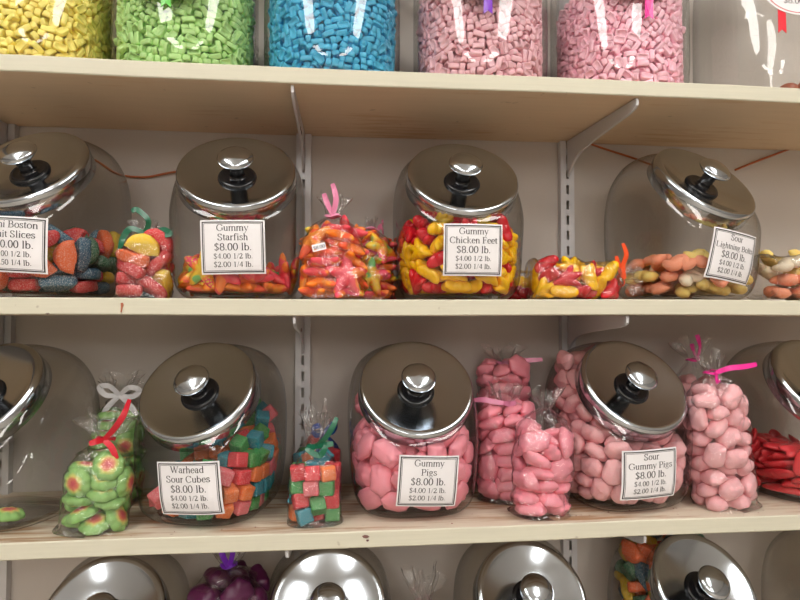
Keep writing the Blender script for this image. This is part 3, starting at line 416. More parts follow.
128,144,126,10,-2,2,-98,73,-430,352,13,97,-9,10,140,-112,224,40,-2,-3,-90,212,673,298,76,56,9,-27,-31,-267,358,68,-16,9,69,-592,-72,340,80,-14,-55,9,-222,493,242,97,11,2,-15,-120,-595,307,62,69,4,-33,370,-245,291,89,2,27,34,345,406,347,92,-24,-27,-5,-407,-366,307,23,12,29,-91,-266,149,178,64,-5,22,72,
-546,269,267,67,57,15,43,578,-218,336,58,44,-61,-30,116,51,345,78,-6,-2,-61,-67,172,280,9,98,-7,-10,-337,-623,352,10,40,65,-62,-380,-9,354,35,12,-23,-89,-378,332,409,39,-84,-26,23,672,10,304,76,4,-62,-5,-119,264,429,3,-91,-36,-16,49,438,266,51,-33,10,-77,
],
'lozenge': [
63,710,79,75,0,0,65,-55,752,91,70,-70,-2,2,-182,700,78,68,0,-1,-72,-287,679,79,81,0,0,-57,-510,574,92,61,61,-36,-34,-630,448,92,22,25,69,63,-712,276,79,0,-97,19,0,-743,82,79,0,-2,-99,0,-710,0,92,0,2,70,-70,-768,-109,79,73,0,0,-67,-669,-179,79,72,0,0,-69,-637,-318,92,21,-20,-67,66,
-551,-445,79,89,0,0,-44,-541,-585,78,0,35,93,2,-339,-653,79,1,74,66,0,-212,-624,92,72,-67,9,-11,-98,-683,79,75,0,0,65,0,-713,79,1,-72,67,-1,162,-703,79,0,-65,-74,1,397,-594,122,35,-66,40,51,584,-440,79,0,-82,55,0,709,-283,96,14,-10,-51,83,731,-198,79,0,16,97,0,774,16,79,67,0,0,72,
763,120,121,55,-41,-50,-51,720,243,79,10,0,0,-98,708,368,79,0,83,-53,0,575,554,78,1,92,-36,0,512,481,120,61,-33,-66,-27,438,557,79,0,-38,-91,0,245,666,76,2,76,64,5,-434,-544,79,0,96,-26,0,-226,-721,79,0,7,99,0,-102,-707,160,56,50,44,48,-20,-713,149,65,5,-5,-75,77,-680,92,47,47,51,53,
316,-635,71,4,-78,61,-2,446,-662,92,16,19,-68,-68,701,-410,90,34,-36,60,-62,657,-170,161,54,-58,-39,44,706,-90,79,0,97,-17,0,678,54,79,0,67,72,0,753,226,148,77,3,4,-62,690,336,146,37,5,1,-92,601,362,120,28,65,-26,65,625,455,92,69,-69,-13,11,461,654,92,68,-68,17,-18,339,665,74,2,74,65,-1,
157,702,77,0,63,-76,-1,-62,654,79,0,0,99,0,-232,694,158,55,-57,42,-42,-377,652,79,55,0,0,83,-432,577,92,60,-61,34,-36,-579,512,78,1,-92,37,1,-678,371,96,24,9,34,89,-736,176,79,0,-5,-99,0,-745,144,147,89,1,0,43,-683,34,174,69,1,-1,72,-678,-72,120,50,-48,-48,-52,-703,-384,120,34,62,-37,60,
-646,-475,78,47,0,-1,87,-544,-578,145,91,2,0,-39,-28,-713,216,5,73,65,5,59,-708,184,55,51,41,51,238,-657,92,44,41,52,58,320,-664,119,60,2,-6,78,552,-554,113,25,-17,92,20,637,-322,123,60,47,21,-59,744,-212,189,8,-67,0,72,743,-99,160,65,-66,24,-24,683,39,147,0,-77,62,0,757,215,215,4,-62,-76,-3,
660,299,222,9,12,-68,-71,587,440,193,81,-48,-27,15,577,570,159,26,27,65,65,439,559,160,69,70,2,1,331,630,131,1,-61,78,1,160,674,158,45,-44,51,-57,-150,700,159,8,-61,-78,-5,-288,644,160,55,-57,42,-42,-375,652,146,1,-58,-80,1,-500,465,184,34,67,-21,62,-545,508,183,52,70,1,47,-664,393,165,9,-27,-88,35,
-750,291,160,57,-56,-42,41,-737,154,215,0,5,99,1,-775,-31,168,72,5,1,-67,-754,-284,88,55,-57,41,-42,-642,-429,160,19,-16,69,-66,-514,-456,188,30,-65,-26,-63,-445,-644,120,8,-72,12,66,-366,-656,147,79,-2,-1,60,-184,-699,166,75,2,-10,64,80,680,147,0,77,62,0,-186,631,248,19,-14,-69,-68,-242,710,239,2,99,0,0,
-457,606,172,56,-1,1,81,-577,571,200,58,-69,-10,41,-584,440,240,37,47,19,-76,-633,246,158,43,-41,57,-55,-724,231,254,57,75,18,-24,-746,-45,236,4,-99,-1,-3,-738,-142,160,70,-69,1,0,-703,-292,171,1,-99,-1,-2,-627,-500,188,62,-35,-59,-34,-554,-587,226,65,-65,24,-24,-355,-659,228,57,-58,-41,39,-276,-680,159,2,-76,-62,-10,
-116,-676,253,46,-56,-51,44,-41,-712,283,68,5,-5,-72,191,-672,162,55,-18,-26,76,285,-644,177,1,80,-58,-2,543,-582,178,36,28,15,-87,617,-497,199,80,-30,45,23,727,-319,198,69,29,-45,48,637,-234,254,53,-27,65,-45,787,4,160,48,51,-49,-50,661,189,160,33,71,-34,-51,737,160,292,1,2,-66,-73,680,419,252,81,14,34,-42,
551,478,242,27,19,-51,-78,456,658,186,68,-67,19,-18,333,665,186,76,3,-2,63,248,690,129,3,77,62,5,740,-122,240,1,0,99,2,711,26,238,10,9,71,-68,770,95,269,48,51,52,-46,677,246,302,89,-40,-10,16,609,348,277,30,50,77,-21,487,540,242,25,-90,-34,5,323,668,262,39,-39,58,-59,239,659,182,76,0,-2,64,
-33,740,172,2,-4,99,0,-46,655,188,26,-31,-62,-65,-227,722,306,2,98,9,0,-359,658,228,39,45,58,53,-463,630,246,7,17,-97,4,-646,492,261,3,-58,39,70,-670,377,250,97,15,-9,-11,-704,296,257,17,-23,-56,-76,-746,50,242,1,-99,2,0,-740,-126,253,67,-72,1,3,-691,-211,165,69,-70,6,5,-598,-370,238,6,88,-44,-4,
-563,-530,304,30,38,-85,14,-428,-622,228,55,-1,-6,-82,-284,-678,242,36,49,-54,-57,-197,-698,234,2,72,67,9,-121,-705,336,8,76,63,9,162,-744,226,20,-26,65,67,309,-702,234,2,15,-98,2,430,-655,188,19,-23,94,2,664,-436,295,37,-39,78,30,658,-398,176,12,14,94,-25,745,-258,333,38,57,44,-55,-410,542,274,2,-37,60,70,
-522,507,306,20,-40,-74,48,-570,383,374,18,-67,19,68,-689,347,324,5,-14,-81,55,-720,140,282,5,0,-1,99,-747,-35,306,99,4,-3,2,-696,-192,260,72,67,5,-3,-708,-286,238,1,-97,-16,-2,-686,-410,240,1,-87,48,-2,-463,-523,188,63,-30,-64,-28,-359,-658,309,62,2,-2,-77,-210,-696,297,4,78,60,12,-127,-704,403,61,8,-8,-77,
44,-711,277,55,-43,44,-55,214,-667,304,65,-39,16,-61,405,-636,272,38,40,62,54,473,-495,94,64,-65,-24,28,541,-430,201,19,-61,34,67,642,-363,232,16,-12,25,94,734,-158,306,0,-27,-95,-2,708,-43,252,72,-69,2,3,775,-34,327,3,-72,-68,3,760,183,390,30,62,71,-8,711,385,325,72,-38,55,-13,524,560,318,3,-58,76,25,
442,666,279,19,17,70,65,252,653,260,58,54,37,45,66,738,260,62,-5,-76,-7,-37,753,281,49,-45,-53,-50,-212,734,387,72,-68,-5,5,-337,663,306,4,-52,-84,5,132,704,247,50,-60,-47,39,8,657,250,5,39,-5,90,-126,651,322,18,18,-63,72,-322,669,373,61,3,5,78,-420,628,341,80,-23,-23,-49,-477,521,375,23,-49,-16,-81,
-579,510,371,68,-9,-22,69,-674,250,326,10,29,-8,94,-706,62,327,8,-5,-48,87,-703,-130,334,18,-5,-7,-97,-755,-276,346,12,-69,-8,-69,-660,-300,322,62,67,24,30,-638,-430,311,88,2,2,-46,-530,-494,352,33,-29,-16,-87,-450,-612,297,3,-51,84,-11,-271,-682,366,57,54,36,49,-152,-676,481,52,-56,-48,41,-40,-711,365,55,51,44,47,
135,-670,261,11,62,-60,48,333,-630,312,62,54,-37,-41,459,-527,200,90,-9,22,33,596,-377,334,33,-77,-41,-34,628,-306,328,69,27,-38,52,662,-208,393,62,33,-62,34,735,-159,374,95,2,0,-28,676,93,256,51,-45,-49,-52,666,280,366,40,89,16,10,605,406,375,4,-53,78,30,555,451,334,19,-25,-91,-21,417,609,270,53,-69,-15,-45,
367,566,318,1,-38,-58,-71,44,-709,362,75,4,5,65,269,-683,358,51,22,37,73,517,-614,283,68,65,27,16,619,-467,379,50,80,-22,-18,734,-341,346,69,14,69,-7,664,-289,454,10,6,83,52,672,-139,485,58,-40,41,58,786,-48,408,48,-48,51,-51,683,231,430,89,38,5,22,651,326,414,11,-14,89,-40,547,442,463,53,30,76,-23,
479,627,413,59,16,76,-14,414,554,383,23,27,-8,92,198,698,262,45,-38,53,-59,12,752,403,64,-62,30,30,-117,733,278,71,-3,69,6,-222,634,390,59,-5,79,2,-387,555,439,69,-67,-20,15,-502,615,363,72,15,-65,15,-620,503,427,23,-37,89,2,-693,425,365,70,33,62,-5,-698,158,351,1,-98,9,0,-775,-25,372,68,0,-5,72,
-678,-206,383,66,51,46,-26,-678,-369,394,4,-26,95,5,-576,-372,319,35,-34,-62,61,-640,-450,469,69,68,-15,-12,-485,-592,357,12,87,46,5,-339,-664,391,41,44,-60,-51,-208,-697,382,55,-55,-48,37,-71,-709,478,5,64,-75,-11,647,250,513,52,-36,17,74,652,413,447,29,-92,-22,7,620,523,348,69,-50,51,-1,410,667,401,15,-65,14,71,
302,704,341,2,98,-15,0,113,677,339,58,45,40,52,12,643,389,57,-54,45,41,-181,727,467,6,-2,7,-98,-311,670,440,4,-51,-84,4,-511,477,469,22,-37,89,5,-516,601,473,3,-92,-32,-17,-623,377,485,95,7,-12,-25,-640,280,400,27,-74,-58,11,-767,213,431,45,-44,55,-54,-703,-128,402,7,97,19,-5,-669,-277,437,67,67,28,-6,
-628,-450,385,94,6,-9,29,-596,-552,470,63,26,-65,30,-498,-585,423,12,86,48,5,-392,-568,411,18,59,-11,76,-357,-658,470,5,-54,82,-9,-104,-735,553,3,7,-5,98,6,-713,454,46,58,52,41,141,-702,371,73,7,2,66,419,-629,365,54,-65,37,-37,481,-524,267,37,-22,-8,-89,653,-408,425,25,-93,24,8,678,-365,498,12,-16,-95,20,
719,-248,523,8,2,22,96,681,-19,335,68,-9,-12,-71,660,118,405,68,12,69,18,-566,-389,502,18,-67,-20,-68,-520,-469,471,62,-25,-69,-23,-427,-655,411,10,-80,16,55,-273,-682,460,49,-60,-51,35,-220,-696,475,55,52,40,50,44,-739,527,98,2,10,2,76,-681,440,58,-46,-41,52,347,-660,393,3,-53,-83,5,493,-588,363,0,48,87,-8,
555,-477,465,44,24,41,75,628,-447,501,41,-5,-58,69,692,-332,557,95,-20,13,-13,731,-205,589,10,11,20,96,694,-8,403,10,78,-60,10,729,198,478,90,37,8,15,672,378,518,38,87,24,17,636,489,480,41,-41,29,75,468,535,443,75,-60,20,13,326,633,426,45,37,-57,-56,178,673,357,49,-42,43,-62,107,667,436,12,-34,-67,63,
-85,681,401,27,-67,-58,34,-276,671,518,44,-42,-52,58,-408,651,452,65,23,-71,-5,-506,463,590,69,39,58,-15,-611,475,502,16,-94,23,-18,-697,313,464,6,-92,27,-25,-741,71,428,57,80,-14,2,-702,-23,416,90,3,41,5,-739,-123,473,5,8,-98,8,-684,-357,477,71,-67,-12,9,578,-510,563,37,-34,-57,63,675,-454,587,40,29,-64,-58,
739,-323,630,28,-53,47,-64,761,-194,443,75,0,-1,65,771,85,437,37,-58,-61,-37,763,181,555,68,26,28,-62,748,298,518,68,36,-60,-16,573,575,468,56,-12,69,41,360,676,545,69,-17,-62,-30,254,688,416,8,79,58,10,135,746,462,54,57,41,-44,41,683,511,57,-44,40,-55,-202,669,542,55,-55,49,-38,-342,658,525,44,-42,-52,58,
-411,592,545,63,12,-22,72,-590,421,591,45,-38,-66,44,-682,360,556,61,77,-14,-3,-670,171,448,23,-64,71,11,-669,-6,522,62,-37,59,-32,-740,-104,555,83,55,3,-4,-654,-222,516,12,79,-56,17,-691,-332,559,9,-10,19,96,-673,-458,562,37,31,62,60,-512,-574,502,55,-68,-34,31,-383,-574,526,1,95,-27,12,-303,-673,554,37,-40,62,-55,
18,-646,546,9,-6,-72,-67,151,-702,520,40,-34,-59,60,183,-729,432,2,-6,4,-99,528,-483,353,47,15,-79,34,601,-547,344,57,-12,-69,-41,-683,441,587,27,-69,11,65,-708,284,541,9,-94,14,-27,-740,114,504,54,83,-2,-5,-772,-4,505,68,19,-16,-68,-732,-200,557,93,-17,-26,17,-677,-250,615,21,-16,51,-81,-658,-310,645,81,51,16,21,
-579,-508,589,34,37,-65,-55,-435,-652,522,12,25,95,-2,-380,-650,604,52,6,-9,-83,-223,-695,560,1,55,-83,-3,18,-739,602,98,2,10,4,212,-637,474,65,5,-74,2,286,-678,471,45,-49,-56,47,408,-666,454,23,-8,-2,-96,532,-601,473,38,62,-27,62,552,-477,644,2,-42,-90,5,611,-401,636,53,-41,62,37,658,-71,604,66,-28,-64,24,
708,31,480,3,-3,84,52,716,260,640,17,-6,37,-90,696,320,588,22,19,-36,-87,604,384,588,72,19,51,41,486,515,527,15,-28,-94,-7,425,630,526,36,29,26,-84,205,668,487,44,-59,-52,41,121,684,557,23,-63,72,5,-123,679,526,12,-62,-76,-2,-280,680,612,37,-40,-58,59,-346,661,619,60,57,-41,-37,-562,581,542,35,-14,69,-61,
-282,-724,643,6,12,70,69,-128,-747,638,70,-69,7,2,128,-676,619,59,45,-36,-55,295,-676,556,8,-61,-77,5,423,-551,434,27,-7,-7,-95,491,-512,532,72,11,-62,25,539,-437,742,45,-25,65,-53,680,-305,645,52,29,-64,-47,775,-169,655,44,-58,-35,58,764,-129,544,22,-65,-67,-25,706,-52,494,2,2,97,-23,688,208,697,90,37,9,11,
689,431,609,69,41,-57,-5,577,508,572,26,-13,12,-94,468,502,644,69,40,-57,15,272,682,506,60,43,41,51,204,699,582,62,44,37,51,-33,693,510,64,-41,44,-47,-177,730,621,98,-3,12,5,-272,683,696,4,63,76,5,-414,543,614,61,69,6,34,-567,388,682,66,-55,-44,23,-715,263,616,21,-27,-12,93,-732,193,526,97,16,-8,-9,
-742,95,583,1,1,-18,97,-788,-16,620,70,5,-70,-2,-734,-166,630,19,91,23,25,-717,-247,694,4,-29,92,-21,-582,-364,652,62,3,-70,34,-489,-499,616,68,23,62,-28,-460,-606,582,7,-51,84,-9,677,-452,685,25,-43,56,-65,662,-113,697,25,67,24,64,748,1,564,1,-3,90,41,742,88,561,5,2,41,-90,737,154,628,91,37,0,8,
656,315,679,87,-40,-14,18,608,480,643,55,75,32,16,520,604,555,23,-57,16,76,351,575,564,15,21,67,69,266,684,604,39,48,-65,-43,26,684,591,69,-12,-9,69,-60,682,601,51,48,41,58,-337,583,740,61,-35,-61,-34,-456,639,634,96,-5,-6,23,-588,559,630,37,-15,69,-59,-692,337,646,18,12,58,76,-734,175,606,0,10,80,-58,
-707,64,643,18,-97,10,3,-666,-48,638,67,16,69,21,-780,-135,695,55,39,58,44,-730,-213,766,82,52,9,16,-694,-423,680,13,-65,-25,-69,-601,-491,671,41,8,-19,-88,-476,-597,661,55,-68,-37,29,-255,-665,644,67,72,-5,-12,-117,-656,603,30,48,-63,52,56,-710,665,9,-71,-69,8,209,-699,590,75,-11,12,-62,376,-653,541,64,52,-36,-42,
468,-649,555,42,64,-29,56,540,-586,622,68,28,-60,29,304,-666,636,36,51,61,48,415,-542,545,39,65,-27,58,457,-655,688,30,4,-69,-63,590,-469,752,34,37,-59,-62,622,-283,644,46,-64,-28,53,758,-208,814,24,-67,-49,-48,723,-30,654,65,-27,-65,24,706,59,632,3,1,41,-90,652,234,776,23,76,-55,25,582,389,727,70,28,48,-42,
550,577,659,91,1,10,-37,360,656,733,12,51,-83,-12,333,666,653,12,-60,76,-16,98,681,640,50,-47,-63,33,11,714,657,68,10,-11,-71,-194,700,715,58,-48,39,-51,-357,687,739,72,-7,68,5,-462,652,715,14,22,-66,-69,-665,441,699,5,-84,-51,-7,-731,305,718,6,-80,-57,-12,-778,158,712,55,37,-59,-43,-746,45,727,62,-77,6,0,
-709,-37,746,2,5,97,-16,-701,-121,754,74,55,17,-30,-681,-303,743,42,-85,-23,18,-589,-497,797,36,33,-76,-42,-545,-579,622,72,15,63,-20,-404,-638,668,86,-7,-6,48,-243,-607,644,68,-71,12,-9,-60,-731,708,98,-2,9,-5,229,-695,655,62,12,11,76,-476,-512,732,93,-3,-11,-34,-414,-632,736,87,-6,-5,47,-165,-700,732,37,-52,51,-56,
-45,-640,673,37,-41,-56,-60,146,-703,703,20,-62,-72,16,246,-655,722,13,-61,-76,12,382,-647,623,59,5,13,78,436,-528,668,9,-34,61,-69,637,-353,756,26,-16,-51,80,676,-254,713,57,-18,-13,-78,747,-301,722,63,47,52,30,780,-136,773,68,-12,69,-18,743,311,773,16,61,35,69,691,428,732,53,-67,21,-46,519,491,755,62,76,4,-18,
424,583,704,9,51,-83,-6,431,622,634,6,-87,-48,9,179,699,659,65,12,-14,-72,33,682,735,12,69,69,10,-99,650,676,0,-94,-3,-29,-273,683,775,62,-10,-7,76,-358,659,848,2,61,78,3,-457,545,686,92,-4,-23,27,-671,436,766,86,5,-8,49,-632,246,746,69,20,68,1,-683,150,714,63,52,-44,-33,-703,98,817,78,61,-2,1,
-745,14,824,2,3,34,93,-770,-101,874,25,67,-64,25,-627,-454,746,42,-76,-33,36,-536,-550,812,34,35,-69,-51,-541,-585,734,92,-6,-7,-35,-318,-668,726,57,3,-2,-81,-226,-661,736,44,44,-51,-57,2,-713,780,63,51,-31,-48,171,-700,767,15,74,-61,-20,288,-636,792,65,69,29,4,365,-582,733,17,-81,-23,-50,520,-572,750,30,33,86,-20,
674,-456,814,10,54,-47,-68,674,-255,805,14,-16,-51,83,691,-165,791,62,-37,-67,2,787,-27,656,25,66,22,66,741,110,698,35,93,3,2,650,320,793,24,79,-50,23,624,452,816,95,-22,9,13,611,538,758,37,68,18,-60,372,654,801,12,55,-81,-12,159,702,724,75,-14,-12,62,21,685,816,45,57,-55,-37,-82,737,699,16,-2,97,2,
-201,699,812,51,35,45,62,-280,680,858,52,57,-48,-40,-557,534,721,7,-69,71,-2,-599,367,755,2,-83,-51,-17,-696,320,810,80,-57,2,-8,-709,207,798,55,51,51,37,-769,208,794,52,37,-60,-46,-659,-126,848,50,-53,46,-49,-741,-201,848,15,43,87,-13,-590,-350,801,53,12,69,46,-696,-417,815,50,-68,18,-50,-608,-479,877,87,-22,4,44,
-470,-601,816,7,84,51,2,-386,-648,810,5,83,53,5,-307,-672,809,63,54,35,41,-74,-737,823,2,90,-5,42,90,-733,770,8,-82,-9,-54,278,-723,801,69,66,24,-6,366,-685,744,10,-81,-12,-55,437,-548,814,5,89,36,-24,510,-459,853,69,59,36,17,692,-331,836,51,-81,23,-10,723,-234,894,85,46,-16,-16,708,-36,775,31,94,2,-2,
746,48,750,1,-4,89,44,761,197,768,28,-69,60,29,549,545,918,4,-82,-30,46,533,590,776,15,-71,16,65,450,611,768,9,53,-83,-7,265,684,695,12,-63,73,-18,245,691,760,60,13,-17,-76,-44,682,796,58,-44,39,-54,-120,706,756,65,-12,-12,73,-300,674,952,62,-43,37,-52,-448,536,782,96,2,2,25,-656,407,832,96,9,-2,-23,
-628,367,898,27,-2,-9,95,-693,197,893,74,62,-14,-18,-706,56,891,3,-2,-41,90,-708,-36,908,1,2,93,-35,-699,-161,941,11,37,-76,-50,-702,-305,846,16,12,-62,-75,67,-639,776,44,40,58,-55,303,-671,878,9,-44,-88,7,386,-646,861,25,35,71,54,471,-641,811,21,-56,39,69,586,-562,857,19,-33,62,-67,599,-360,858,43,-44,74,27,
740,-124,907,89,43,2,-5,732,5,828,94,-31,2,0,740,114,800,92,-36,-3,4,718,246,864,21,-2,-34,-90,665,388,851,49,-84,-13,9,486,501,874,10,-87,33,32,448,613,843,51,-12,12,-83,288,679,835,13,-80,-56,11,101,748,816,39,-43,-55,-58,-41,740,880,2,97,5,15,-137,704,836,52,34,45,62,-216,698,905,41,-50,-60,45,
-362,656,932,53,37,43,62,-573,512,786,6,-84,51,-4,-598,492,850,5,-90,39,-5,-765,148,927,55,46,-44,53,-718,75,991,1,0,93,-35,-749,10,958,1,2,93,-35,-741,-74,986,14,-24,87,38,-755,-276,964,64,-9,-69,29,-551,-535,904,71,52,33,31,-492,-588,894,36,34,-63,-58,-385,-676,880,97,0,-7,-19,-253,-717,855,55,-9,-81,-6,
-120,-635,809,4,-9,-69,-70,291,-721,963,69,69,12,8,431,-667,951,10,-23,66,-69,548,-512,854,66,62,35,18,622,-458,907,85,-34,19,-33,697,-284,932,44,-86,7,-20,705,-66,869,89,43,-1,0,744,72,879,44,-89,-1,1,737,158,851,36,92,8,2,696,325,893,0,-13,94,-26,613,472,884,20,92,28,-12,473,646,923,30,-5,-69,64,
369,654,875,53,-12,13,-81,193,698,812,12,-58,78,-15,95,653,819,80,-6,58,0,-71,706,943,11,-73,65,-9,-152,702,930,39,-52,-58,47,-440,624,908,72,7,-67,4,-472,632,794,5,-96,-25,-6,-705,396,976,58,62,32,41,-669,276,900,83,48,-7,-23,-676,205,978,3,-66,-73,-4,-712,113,1048,35,93,0,1,-780,-137,1035,67,-27,65,-21,
-690,-346,964,79,44,30,28,-565,-391,933,53,-67,21,-46,-599,-524,979,44,-12,5,88,-381,-574,919,22,67,-23,65,-273,-617,891,1,98,-12,5,-184,-728,863,55,-8,-82,-8,69,-754,888,5,-9,71,68,186,-673,870,6,-74,61,-24,443,582,962,12,47,53,-68,285,679,908,55,-11,13,-80,157,703,885,52,-37,43,-62,-6,712,1005,58,36,47,54,
-91,708,1008,11,-73,65,-9,-239,658,993,37,-52,-63,41,-408,543,889,61,37,60,-34,-529,559,856,4,90,-41,-3,-599,335,981,33,36,-60,-62,-754,276,998,29,69,9,64,-756,217,1062,37,-65,-56,-31,-775,34,1077,34,-63,-61,-33,-661,-213,964,43,48,-19,73,-624,-379,1000,6,-43,87,-21,-681,-414,909,51,-19,16,81,-458,-639,965,24,18,-5,94,
-327,-667,957,5,-61,78,-5,-237,-693,967,62,2,-5,-76,-118,-705,899,61,45,32,55,61,-693,892,68,72,1,6,175,-675,962,51,42,60,43,405,-544,924,60,-70,2,36,516,-588,981,51,-17,72,41,530,-498,940,9,91,-36,-6,699,-411,934,69,44,55,10,661,-204,977,22,75,58,-18,748,18,919,1,1,-89,-44,740,101,959,10,-2,-30,-94,
713,268,952,49,-85,-9,9,652,412,942,12,18,-80,-53,529,463,1002,18,-89,38,12,-500,582,934,55,51,-44,-47,-552,455,938,66,-72,-8,12,-674,388,1065,55,37,2,72,-655,223,1090,44,-48,69,27,-738,148,1108,0,0,-35,-93,-768,-206,1099,66,-14,-65,31,-669,-274,1038,46,-81,-24,23,-603,-355,1076,45,-23,8,85,-543,-456,1050,24,33,90,2,
-463,-505,983,23,30,64,66,-351,-690,1028,2,97,-12,16,-156,-703,986,46,-59,-52,37,-65,-707,950,48,-56,-60,28,11,-640,888,69,69,-8,13,281,-634,952,7,-8,-3,-98,330,-634,1028,63,2,20,73,470,-648,1069,17,-48,51,68,564,-461,1004,7,43,-89,7,649,-334,981,19,-5,37,90,697,-120,1018,82,44,29,16,747,-36,961,1,1,-89,-44,
758,204,960,30,-67,53,40,705,295,1043,9,10,-80,-58,617,526,983,1,-51,-44,-72,575,572,1104,55,-8,69,44,316,592,995,68,-70,3,-16,335,694,964,18,-13,-97,-2,50,683,930,44,-65,-49,37,-47,711,1090,67,-8,-9,72,-182,701,1019,56,35,44,59,-365,634,1014,9,59,78,10,-122,-747,1073,12,-17,-68,-69,3,-753,998,44,-44,-56,-54,
188,-673,1058,65,41,-43,-45,254,-656,1048,44,44,65,40,370,-652,1095,57,4,19,78,443,-556,1017,12,-44,70,-54,509,-460,1091,67,62,33,19,654,-410,1053,33,90,-27,-7,772,-188,1003,64,-19,68,-27,748,25,1016,1,7,-93,34,736,153,1021,9,7,-86,-48,667,181,964,30,-69,51,39,642,481,1048,37,-42,-79,-22,502,625,1010,60,72,-6,-32,
361,686,1026,18,-15,-96,-2,231,724,986,9,-59,5,79,61,709,1027,47,55,-56,-38,-129,676,1080,55,37,43,61,-291,678,1061,17,-76,58,-16,-383,647,1096,41,67,-51,-32,-483,638,1047,69,-62,-36,-2,-641,502,957,65,22,66,-24,-598,336,1093,32,37,-60,-62,-733,200,1171,5,-7,-35,92,-709,-34,1098,3,2,-47,87,-693,-162,1057,13,72,-59,29,
-685,-350,1122,11,-26,93,-21,-657,-405,1177,84,46,13,22,-598,-550,1098,38,68,16,-58,-414,-662,1080,17,26,94,-4,-357,-580,1060,3,-38,-61,69,619,-523,1008,66,61,36,21,699,-306,1049,4,11,36,92,728,-220,1076,18,-12,-41,87,744,-55,1071,34,93,2,-3,742,79,1060,34,93,10,-2,728,221,1074,12,-1,-27,-95,683,358,967,16,13,-82,-52,
541,451,1072,16,-89,39,12,390,603,1079,16,-77,-60,9,125,677,962,9,76,62,9,144,703,1037,72,5,-7,-68,-166,702,1167,41,62,-56,-34,-224,696,1104,30,-55,-64,44,-328,667,1132,51,32,41,66,-450,517,1021,24,28,-64,-65,-568,554,969,11,68,11,-71,-626,368,1170,29,29,90,-3,-732,303,1145,45,-48,-34,-65,-680,34,1078,59,32,34,-64,
-706,-93,1133,15,8,-46,86,-700,-304,1192,24,-5,44,-86,-618,-466,1210,76,55,16,27,-624,-460,1103,76,61,-17,12,-499,-584,1068,43,-22,48,-72,-289,-676,1118,9,-48,85,-10,-239,-691,1048,40,-53,-55,50,-24,-656,1035,6,97,-3,-16,95,-678,976,4,74,-66,-3,217,-697,1146,72,-19,14,-63,293,-643,1134,44,-37,-41,69,426,-536,1145,58,22,66,-40,
238,-659,1208,15,-61,-74,19,386,-598,1192,55,-25,76,19,580,-513,1134,18,-78,-42,-41,628,-455,1118,69,43,2,-57,633,-319,1140,83,23,-30,40,676,-251,1120,18,-12,-41,87,748,-1,1115,4,3,-93,34,738,141,1115,7,-7,34,-93,622,281,1160,13,69,8,-69,671,377,1048,96,-20,-3,14,534,458,1149,89,16,12,-39,480,581,1103,42,-42,68,-41,
258,625,1064,14,-10,7,97,142,704,1106,7,72,68,6,45,711,1106,7,-69,69,-11,-195,697,1246,19,-75,58,-20,-370,580,1182,27,27,11,-91,-486,532,1098,5,-28,95,-2,-574,456,1041,94,9,19,-26,-693,393,1206,22,-44,83,-21,-715,262,1251,12,1,-24,95,-736,162,1229,6,6,92,35,-737,-151,1192,4,0,-94,29,-718,-253,1151,43,-87,-19,9,
-689,-347,1246,9,19,-87,-43,-492,-500,1243,93,-3,-17,-31,-526,-558,1156,44,-30,48,-69,-446,-614,1133,15,85,48,9,-171,-631,1104,43,-47,-52,-55,-92,-708,1164,43,-55,58,-40,100,-707,1044,4,72,-69,-3,717,352,1155,35,-51,-74,-21,654,405,1108,90,-20,2,36,495,586,1190,9,43,-86,-21,416,627,1146,76,16,9,62,234,691,1118,65,1,-12,-73,
4,713,1180,38,-56,-58,44,-73,709,1154,65,-9,-9,73,-261,686,1176,74,18,-19,-60,-420,570,1233,27,-30,90,10,-554,587,1108,58,70,9,38,-610,477,1133,7,-94,31,8,-712,382,1299,64,-55,-43,31,-711,1,1175,94,-33,2,-2,-743,-76,1230,96,-24,5,-1,-684,-224,1248,91,-37,-2,9,-678,-417,1310,12,-75,30,56,-468,-602,1197,16,82,53,8,
-367,-653,1166,16,83,50,9,-280,-647,1202,52,-65,-44,30,-53,-734,1234,97,5,19,3,-32,-684,1128,39,-61,52,-44,123,-706,1111,6,74,-65,-6,335,-665,1244,54,-31,-40,66,414,-676,1207,65,-51,-49,-22,515,-455,1203,70,52,47,2,720,-366,1137,30,72,9,59,649,-242,1248,53,-34,-31,-70,738,-124,1117,37,-91,8,5,745,53,1158,93,-34,4,4,
730,215,1162,32,93,11,0,727,222,1242,94,-31,-2,6,727,319,1220,73,20,36,-53,621,503,1179,42,27,-14,84,560,399,1211,52,67,-21,-46,432,622,1227,41,23,-47,-73,324,666,1138,76,-9,1,64,95,707,1183,63,-34,31,-61,-98,708,1218,9,65,73,9,-441,662,1175,69,-63,-33,1,-455,656,1272,70,-62,-33,2,-554,574,1193,37,20,8,-89,
-584,444,1207,72,-57,30,-23,-641,311,1297,60,-19,52,55,-703,91,1183,90,-41,2,-1,-748,23,1247,2,2,33,94,-757,-161,1319,2,80,-11,58,-710,-282,1315,2,16,-94,-29,-587,-444,1296,87,-12,-4,45,-564,-563,1231,35,-17,2,91,-390,-644,1230,8,-55,80,-16,-231,-722,1175,16,-76,16,60,-160,-703,1223,56,-41,45,-54,32,-685,1108,62,38,-44,-51,
148,-703,1192,54,-35,-41,62,334,-663,1340,23,80,-50,-20,508,-604,1163,88,-7,30,34,676,-453,1214,48,18,-68,-51,614,-392,1221,30,75,50,-29,655,-173,1290,68,27,65,16,734,-175,1162,5,-9,-91,-37,738,132,1198,34,-93,-2,9,-514,493,1207,37,-65,22,61,-601,366,1310,45,37,-72,33,-739,116,1279,35,-92,7,-6,-707,-60,1294,7,5,-96,24,
